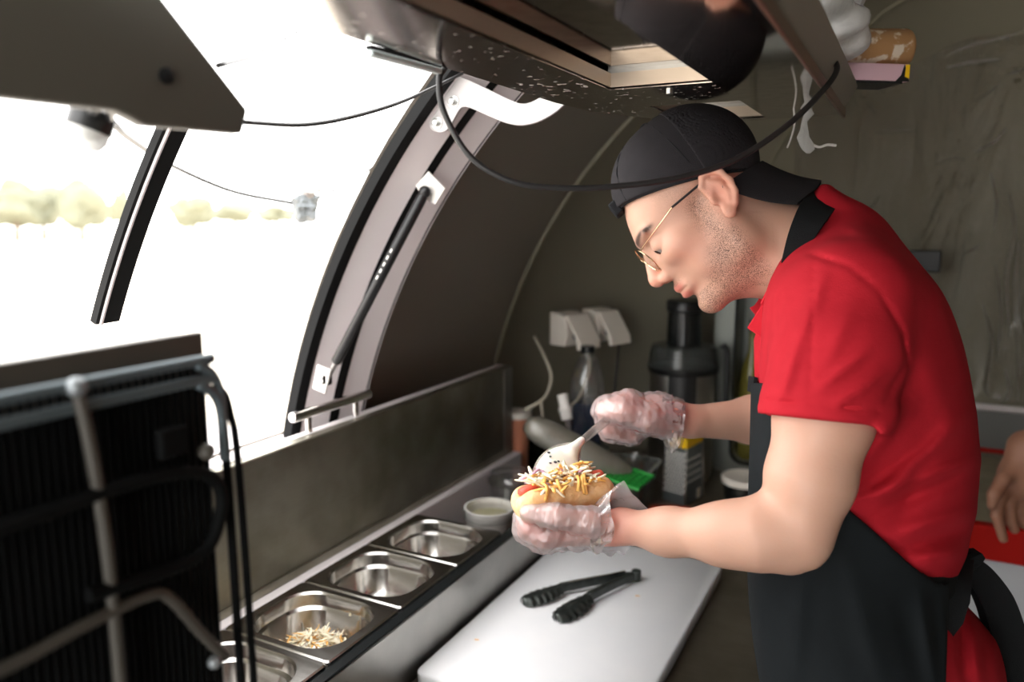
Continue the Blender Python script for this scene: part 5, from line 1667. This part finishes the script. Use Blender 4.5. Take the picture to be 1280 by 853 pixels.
def ribbon(name, pts, wid, wdir, m, parent, th=.0022, n=6):
    c = spline(pts, n); mb = MB(); loops = []
    wd = spline([np.array(v) for v in wdir], n)
    ws = np.interp(np.linspace(0, 1, len(c)), np.linspace(0, 1, len(wid)), wid)
    for i, q in enumerate(c):
        t = unit(c[min(i + 1, len(c) - 1)] - c[max(i - 1, 0)])
        w = unit(wd[i] - t * (wd[i] @ t)); nn = np.cross(t, w)
        loops.append([toworld(q + w * ws[i] / 2 + nn * th / 2), toworld(q - w * ws[i] / 2 + nn * th / 2), toworld(q - w * ws[i] / 2 - nn * th / 2), toworld(q + w * ws[i] / 2 - nn * th / 2)])
    mb.loft(loops, True, True)
    return mb.build(name, M[m], parent, smooth=50)


# neck strap (black webbing) and the red collar below it
def mir(p): return (p[0], p[1], 2 * D0 - p[2])
near = [(976, 362, .878), (988, 330, .864), (1000, 298, .862), (1014, 271, .872), (1027, 251, .904)]
ctr = [(1031, 247, D0)]
strap_pts = [L3(*p) for p in near] + [L3(*p) for p in ctr] + [L3(*mir(p)) for p in near[::-1]]
wn = [(1, -.1, .1), (1, -.25, .05), (.95, -.3, -.05), (.9, -.35, -.25), (.85, -.2, -.45)]
wdirs = wn + [(.85, 0, -.5)] + [(a, -b, c) for a, b, c in wn[::-1]]
ribbon('neck_strap', strap_pts, [.010, .020, .027, .034, .037, .037, .037, .034, .027, .020, .010], wdirs, 'strap', apron, .004)
near = [(968, 384, .890), (990, 346, .866), (1010, 312, .861), (1030, 286, .871), (1044, 265, .905)]
col_pts = [L3(*p) for p in near] + [L3(1050, 258, D0)] + [L3(*mir(p)) for p in near[::-1]]
ribbon('collar', col_pts, [.034, .036, .034, .032, .03, .03, .03, .032, .034, .036, .034], wdirs, 'redrib', shirt, .004)
# collar points standing out at the throat
for D1, pl in ((.905, [(978, 338), (960, 362), (950, 385), (934, 410), (948, 420), (962, 432), (972, 420), (980, 380)]), (.975, [(972, 340), (955, 365), (943, 382), (937, 385), (946, 396), (962, 395)])):
    mb = MB(); pts = [L3(x, y, D1 + (x - 960) * -.0004) for x, y in pl]
    mb.prism([toworld(p) for p in pts], BASIS.T @ np.array([.0006, .003, 0]))
    mb.build('collar_point', M['redrib'], shirt, bevel=.001)
# open placket under the collar
mb = MB(); mb.prism([toworld(L3(x, y, .935)) for x, y in ((960, 395), (951, 425), (952, 480), (966, 482), (972, 420))], BASIS.T @ np.array([0, .03, 0]))
mb.build('placket', M['redrib'], shirt, bevel=.003)
# bib top edge standing off the chest
mb = MB(); pts = [L3(x, y, D) for x, y, D in ((944, 482, .885), (938, 480, .92), (937, 480, .95), (938, 480, .985), (944, 482, 1.015))]
ribbon('bib_hem', pts, [.018] * 5, [(.1, 0, 1)] * 5, 'strap', apron, .004)
mb = MB(); loops = []
for y, xf in ((482, 939), (520, 942), (560, 944), (600, 946), (640, 947)):
    loops.append([toworld(L3(xf + 14 * abs(s) ** 2.2, y, .95 + s * .07)) for s in np.linspace(-1, 1, 15)])
mb.loft(loops, closed=False)
o = mb.build('bib', M['apron'], apron, smooth=60)
sd = o.modifiers.new('thick', 'SOLIDIFY'); sd.thickness = .003
# waist tie, knot, hanging tails
ribbon('waist_tie', [L3(1150, 722, .80), L3(1178, 732, .825), L3(1194, 716, .86), L3(1203, 700, .91), L3(1206, 696, .95), L3(1203, 700, .99), L3(1194, 716, 1.04)], [.03, .034, .032, .028, .026, .028, .03], [(-.1, 0, 1)] * 7, 'strap', apron, .004)
ribbon('tie_loop', [L3(1204, 700, .90), L3(1196, 720, .865), L3(1190, 745, .845), L3(1186, 775, .835), L3(1180, 800, .835)], [.022, .03, .036, .03, .012], [(1, .1, .1)] * 5, 'strap', apron, .004)
kn = MB(); a_, b_ = blob(None, toworld(L3(1206, 702, .93)), (.016, .018, .014), 3, .3, 4)
kn.add(a_, b_).build('tie_knot', M['strap'], apron)
ribbon('tie_tail', [L3(1206, 702, .93), L3(1226, 720, .93), L3(1247, 752, .932), L3(1260, 790, .934), L3(1266, 830, .935), L3(1270, 870, .935), L3(1272, 920, .935)], [.02, .03, .036, .038, .036, .036, .036], [(1, -.2, .3)] * 7, 'strap', apron, .004)
ribbon('tie_tail', [L3(1206, 704, .96), L3(1220, 726, .962), L3(1236, 765, .965), L3(1243, 810, .965), L3(1250, 880, .965)], [.02, .024, .024, .024, .024], [(1, -.2, .3)] * 5, 'strap', apron, .004)

# trousers and shoes down to the floor
hipL, hipR = toworld(L3(1085, 900, .86)), toworld(L3(1085, 900, 1.04))
for s, hp in ((0, hipL), (1, hipR)):
    kx = hp + V3((-.02, 0, 0)); kx[2] = .52
    ax_ = hp + V3((.0, 0, 0)); ax_[2] = .10
    hp2 = hp + V3((0, 0, .06))
    MB().tube(spline([hp2, (hp2 + kx) / 2, kx, (kx + ax_) / 2, ax_, ax_ - (0, 0, .06)], 4), [.085] * 4 + [.08] * 4 + [.066] * 4 + [.06] * 4 + [.055] * 5, 20).build('trouser_leg', M['trousers'], cook)
    MB().sphere(ax_ + V3((-.07, -.02, -.055)), (.14, .048, .045), 18, 10).build('shoe', M['shoe'], cook)
MB().sphere((hipL + hipR) / 2 + V3((0, 0, .03)), (.12, .17, .12), 20, 12).build('trouser_seat', M['trousers'], cook)

# ------------------------------------------------------------------ food in the left hand
b0, b1 = L3(662, 628, .858), L3(744, 611, .888)
bd = unit(b1 - b0); side = unit(np.cross(bd, (0, 0, 1))); bup = np.cross(side, bd)
if bup[2] < 0: bup = -bup
hot = thing('hot_dog', 'hot dog in soft bun heaped with orange and white shreds in gloved hand', 'hot dog', toworld(b0 * .5 + b1 * .5 - np.array([0, 0, .025])))
Bn = Field((-.01, .80, -.26), (.19, .97, -.12), .0016)
Bn.cone(b0 + side * .0115, b1 + side * .0115, .0165, .0165, .01)
Bn.cone(b0 - side * .0115, b1 - side * .0115, .0165, .0165, .01)
Bn.cone(b0 - bup * .004, b1 - bup * .004, .0175, .0175, .008)
Bn.cone(b0 + bup * .019 - bd * .02, b1 + bup * .019 + bd * .02, .0105, .0105, .004, True)
Vn, Fn = Bn.mesh(); Vn = relax(Vn, Fn, 2)
quadobj('bun', Vn, Fn, M['bread'], hot)
MB().tube(spline([toworld(b0 + bup * .009 - bd * .006), toworld(b0 + bup * .0105 - bd * .001), toworld((b0 + b1) / 2 + bup * .0125), toworld(b1 + bup * .012), toworld(b1 + bup * .012 + bd * .012)], 4),
          [.004, .0075] + [.0088] * 13 + [.008, .005], 16).build('sausage', M['sausage'], hot)
rs = np.random.RandomState(11)
kinds = [('cheese_shred', 'cheese', .0023), ('cabbage_shred', 'cabbage', .0024), ('onion_shred', 'onion', .002)]
for i in range(175):
    t = rs.rand() ** .9
    kind = kinds[0] if rs.rand() < .36 else (kinds[1] if rs.rand() < .88 else kinds[2])
    lat = rs.randn() * .0135
    c = b0 + (b1 - b0) * (t * .92 + .02) - side * (lat + .004) + bup * (.019 + .013 * max(-.3, 1 - (lat / .02) ** 2) * rs.rand())
    dr = unit(bd * rs.randn() * 1.0 + side * rs.randn() * .9 + bup * rs.randn() * .3)
    L = .011 + rs.rand() * .014
    s_ = unit(np.cross(dr, rs.randn(3)))
    pts = [toworld(c + dr * L * (q - .5) + s_ * .5 * L * ((q - .5) ** 2 - .08)) for q in np.linspace(0, 1, 5)]
    w = kind[2]
    MB().tube(pts, [w * .6, w, w * 1.05, w, w * .5], 5, flat=.6).build(kind[0], M[kind[1]], hot, smooth=180)
# shreds drooping over the near side of the bun
for i in range(5):
    t = .1 + .75 * rs.rand()
    kind = kinds[0] if rs.rand() < .6 else kinds[1]
    a = b0 + (b1 - b0) * t - np.array([0, 1, 0]) * .018 + bup * .022
    pts = [a, a - np.array([0, .011, .004]) + bd * .003 * rs.randn(), a - np.array([0, .014, .012 + .008 * rs.rand()]) + bd * .004 * rs.randn()]
    MB().tube([toworld(p) for p in spline(pts, 3)], .0021, 5, flat=.7).build(kind[0], M[kind[1]], hot, smooth=180)
# long white strip sticking out at the bun's end
for (x0, y0, D1, x1, y1, D2) in ((705, 606, .848, 728, 604, .856), (722, 601, .862, 750, 605, .868), (652, 601, .845, 682, 610, .85), (660, 605, .85, 700, 600, .86), (684, 608, .845, 706, 622, .838), (668, 598, .86, 690, 612, .845)):
    a, b_ = L3(x0, y0, D1), L3(x1, y1, D2)
    MB().tube([toworld(p) for p in spline([a, (a + b_) / 2 + np.array([0, 0, .002]), b_], 4)], [.001] + [.0022] * 7 + [.001], 6, flat=.6).build('cabbage_shred', M['cabbage'], hot, smooth=180)

# ------------------------------------------------------------------ plastic spoon with sauce
sp = thing('plastic_spoon', 'clear plastic spoon carrying white sauce, gripped in the gloved fist', 'spoon', toworld(L3(690, 605, .90)))
tip, neck, grip = L3(675, 606, .862), L3(722, 556, .925), L3(772, 514, 1.026)
ax_ = unit(tip - neck); nrm = unit(np.cross(ax_, np.array([.75, .25, .25])))
view = -unit((tip + neck) / 2)
latv = unit(np.cross(ax_, view)); nrm = unit(np.cross(latv, ax_))
nrm = unit(nrm + latv * .12)
if nrm @ view < 0: nrm = -nrm
latv = unit(np.cross(ax_, nrm))
Ls = np.linalg.norm(tip - neck)
mb = MB(); loops = []
for t in np.linspace(0, 1, 15):
    w = .0225 * math.sqrt(max(0.002, 1 - ((t - .56) / .5) ** 2)) if t > .12 else .005 + .06 * t
    dep = .009 * math.sin(math.pi * min(1, max(0, t))) + .001
    c = neck + ax_ * Ls * t
    row = [c + latv * w * s - nrm * dep * (1 - s * s) for s in np.linspace(-1, 1, 11)]
    loops.append([toworld(p) for p in row] + [toworld(p - nrm * .0013) for p in row[::-1]])
mb.loft(loops, True, True)
mb.build('spoon_bowl', M['spoon'], sp, smooth=60)
mb = MB(); loops = []
for t in np.linspace(0, 1, 10):
    c = neck + (grip - neck) * t; w = .0042 + .0018 * t
    hd_ = unit(grip - neck); lv = unit(np.cross(hd_, nrm)); nv = np.cross(lv, hd_)
    loops.append([toworld(c + lv * w * a + nv * .0028 * b) for a, b in ((-1, 1), (-.6, 1), (-.5, -.2), (.5, -.2), (.6, 1), (1, 1), (1, -1), (-1, -1))])
mb.loft(loops, True, True)
mb.build('spoon_handle', M['spoon'], sp, smooth=30)
Sf = Field(tip - .045, neck + .05, .0013)
mid = neck + ax_ * Ls * .55
Sf.ell(mid - nrm * .0015, (.0205, Ls * .44, .006), np.array([latv, ax_, nrm]), .004)
Sf.cone(neck - ax_ * .010, neck + ax_ * Ls * .2, .0045, .008, .006)
for i in range(13):
    c = tip + latv * rs.randn() * .006 - ax_ * rs.rand() * .008 + nrm * .003 * rs.rand() - np.array([0, 0, rs.rand() * .006])
    r = .0036 + .003 * rs.rand(); Sf.ell(c, (r, r, r), None, .003)
Vs_, Fs_ = Sf.mesh(); Vs_ = relax(Vs_, Fs_, 1)
sauce = quadobj('sauce', Vs_, Fs_, M['sauce'], sp)
for (x, y, r) in ((686, 566, .0022), (688, 571, .0016), (694, 578, .0024), (698, 577, .0018), (688, 579, .0016)):  # small dark flecks set on the sauce surface
    d_ = unit(L3(x, y, 1)); t = ((mid + nrm * .0045) @ nrm) / (d_ @ nrm); c = d_ * t
    MB().sphere(toworld(c), (r, r * .7, r * .6), 8, 6).build('dark_fleck', M['darkfleck'], sauce)

# ------------------------------------------------------------------ thin plastic gloves
Gf = Field((-.02, .78, -.27), (.27, 1.14, -.05), .0022)
hands(Gf, .0032, .013)
X = Gf.ax[0][:, None, None]; Y = Gf.ax[1][None, :, None]; Z = Gf.ax[2][None, None, :]
rw = np.random.RandomState(9)
disp = np.zeros(tuple(Gf.n), np.float32)
for i in range(14):
    kv = rw.randn(3) * (190, 60, 120); disp += np.abs(np.sin(X * kv[0] + Y * kv[1] + Z * kv[2] + rw.rand() * 6.28)).astype(np.float32)
Gf.a -= (disp / 14 - .6) * .008
Gf.plane(L3(752, 660, .86), (1, .1, 0)) if False else None
Vg, Fg = Gf.mesh(); Vg = relax(Vg, Fg, 1, .3)
gx, gy = project(Vg)
isL = Vg[:, 2] < -.165
isL = (gy > 585)
keepL = isL & (gx < 752); keepR = (~isL) & (gx < 842)
for nm, kp, lab in (('glove', keepL, 'crinkled clear plastic glove on the lower hand'), ('glove', keepR, 'crinkled clear plastic glove on the raised hand')):
    quadobj(nm, Vg, Fg[kp[Fg].all(1)], M['glove'], cook, label=lab)


def cuff(c0, ry, rd, endring, steps=16, seed=0, parent=None):
    n = 88
    e = spline([L3(*p) for p in endring], 8, True)
    e = [e[int(i * len(e) / n) % len(e)] for i in range(n)]
    st_ = [L3(c0[0], c0[1] - ry * math.sin(t), c0[2] - rd * math.cos(t)) for t in np.linspace(0, 2 * math.pi, n + 1)[:-1]]
    r_ = np.random.RandomState(seed); fq = r_.randint(3, 17, 9); ph_ = r_.rand(9) * 6.28; fa = r_.randn(9) * 3
    loops = []
    for j in range(steps + 1):
        t = j / steps; row = []
        for i in range(n):
            p = st_[i] * (1 - t) + e[i] * t
            out = unit(st_[i] - L3(*c0)); an = 2 * math.pi * i / n
            wv = sum(math.sin(fq[k_] * an + ph_[k_] + fa[k_] * t) for k_ in range(9)) / 3
            row.append(toworld(p + out * wv * .0032 * min(1, t * 2.5)))
        loops.append(row)
    mb = MB(); mb.loft(loops)
    return mb.build('glove_cuff', M['glove'], parent, smooth=180, fix=False, weld=False)


gloves = [o for o in bpy.data.objects if o.name.startswith('glove') and o.parent == cook]
cuff((738, 662, .872), 27, .050, [(768, 662, .828), (764, 642, .830), (763, 620, .833), (775, 605, .838), (796, 623, .850), (813, 643, .868), (806, 668, .895), (788, 685, .892), (770, 693, .87), (748, 692, .848), (762, 680, .832)], 18, 3, gloves[0])
cuff((828, 521, 1.052), 29, .048, [(856, 527, 1.012), (857, 512, 1.02), (856, 503, 1.04), (855, 500, 1.06), (853, 505, 1.09), (853, 527, 1.105), (855, 550, 1.09), (850, 562, 1.06), (838, 566, 1.03), (846, 560, 1.018), (853, 545, 1.012)], 14, 5, gloves[1])

# ------------------------------------------------------------------ second person at the edge of the frame
BX, BY = .62, 1.46
p2 = thing('person', 'person standing at the red counter with one bare hand resting on its edge', 'person', (BX, BY, 0))
HP = [([(1262, 606, 1.475), (1250, 620, 1.468), (1246, 645, 1.462), (1254, 674, 1.458)], [9, 8, 7, 5.5]),
      ([(1268, 608, 1.485), (1262, 628, 1.475), (1263, 650, 1.47), (1268, 662, 1.468)], [9, 8, 7, 6]),
      ([(1276, 608, 1.492), (1275, 630, 1.482), (1277, 648, 1.478), (1281, 657, 1.476)], [9, 8, 7, 6]),
      ([(1284, 606, 1.50), (1286, 626, 1.49), (1289, 640, 1.486), (1292, 648, 1.486)], [8, 7, 6.5, 5.5]),
      ([(1270, 585, 1.47), (1254, 600, 1.458), (1243, 618, 1.452), (1240, 632, 1.452)], [10, 9, 8, 6])]
Lw = lambda *p: tolocal(p)
wr2, el2, sh2 = L3(1284, 560, 1.475), Lw(.44, 1.62, 1.19), Lw(BX - .17, BY + .02, 1.41)
ext = np.array([L3(1225, 700, 1.40), wr2, el2, Lw(BX - .25, BY - .2, 1.0), Lw(BX + .30, BY - .2, 1.0), Lw(BX + .30, BY + .25, 1.0), Lw(BX, BY, 1.80), Lw(BX + .1, BY + .1, 1.76), Lw(BX + .15, BY - .12, 1.7), L3(1240, 690, 1.5)])
fH = Field(ext.min(0) - .06, ext.max(0) + .06, .0036)
fH.ell(L3(1271, 600, 1.48), (rpx(20, 1.48), rpx(22, 1.48), rpx(26, 1.48)), None, .01)
for pts, rr in HP: fH.chain([L3(*p) for p in pts], [rpx(r, p[2]) for r, p in zip(rr, pts)], .005)
fH.chain([L3(1274, 592, 1.48), wr2, (wr2 + el2) / 2, el2, sh2], [rpx(22, 1.48), rpx(20, 1.48), .034, .038, .045], .015)
fH.chain([sh2, Lw(BX, BY, 1.40), Lw(BX + .17, BY - .02, 1.41), Lw(BX + .25, BY, 1.16), Lw(BX + .22, BY + .16, 1.05)], [.05, .07, .05, .04, .034], .03)
fH.chain([Lw(BX, BY, 1.40), Lw(BX, BY, 1.05)], [.1, .11], .03)
fH.cone(Lw(BX, BY, 1.40), Lw(BX, BY + .01, 1.58), .055, .055, .02)
fH.ell(Lw(BX, BY + .01, 1.63), (.075, .095, .11), None, .02)
fH.ell(Lw(BX - .01, BY + .06, 1.58), (.055, .05, .06), None, .03); fH.ell(Lw(BX - .015, BY + .115, 1.605), (.012, .014, .018), None, .01)
for sx in (-.078, .078): fH.ell(Lw(BX + sx, BY, 1.61), (.012, .022, .032), None, .008)
Vh, Fh = fH.mesh(); Vh = relax(Vh, Fh, 1)
quadobj('body', Vh, Fh, M['skin'], p2, {'tone': np.tile(np.array(lin(176, 128, 104)[:3]), (len(Vh), 1)), 'stubble': np.zeros(len(Vh))})
F2 = Field(Lw(BX, BY, 1.2) - (.44, .44, .42), Lw(BX, BY, 1.2) + (.44, .44, .40), .007)
F2.chain([Lw(BX, BY, .9), Lw(BX, BY, 1.15), Lw(BX, BY, 1.36)], [.145, .14, .14], .05)
F2.cone(Lw(BX - .15, BY + .02, 1.40), Lw(BX + .15, BY - .02, 1.40), .07, .07, .05)
F2.chain([sh2, (sh2 + el2) / 2], [.066, .058], .03)
F2.chain([Lw(BX + .17, BY - .02, 1.41), Lw(BX + .22, BY - .005, 1.27)], [.066, .058], .03)
V2, F2q = F2.mesh(); V2 = relax(V2, F2q, 2)
quadobj('dark_shirt', V2, F2q, M['trousers'], p2)
hr, hf = blob(None, (BX, BY - .012, 1.668), (.086, .098, .085), 4, .05, 31)
MB().add(hr, hf).build('hair', M['capdark'], p2)
for dx in (-.09, .09):
    MB().tube([(BX + dx, BY, .95), (BX + dx, BY + .01, .5), (BX + dx, BY - .01, .05)], [.09, .07, .055], 16).build('trouser_leg', M['trousers'], p2)
    MB().sphere((BX + dx, BY + .05, .045), (.048, .13, .045), 14, 8).build('shoe', M['shoe'], p2)
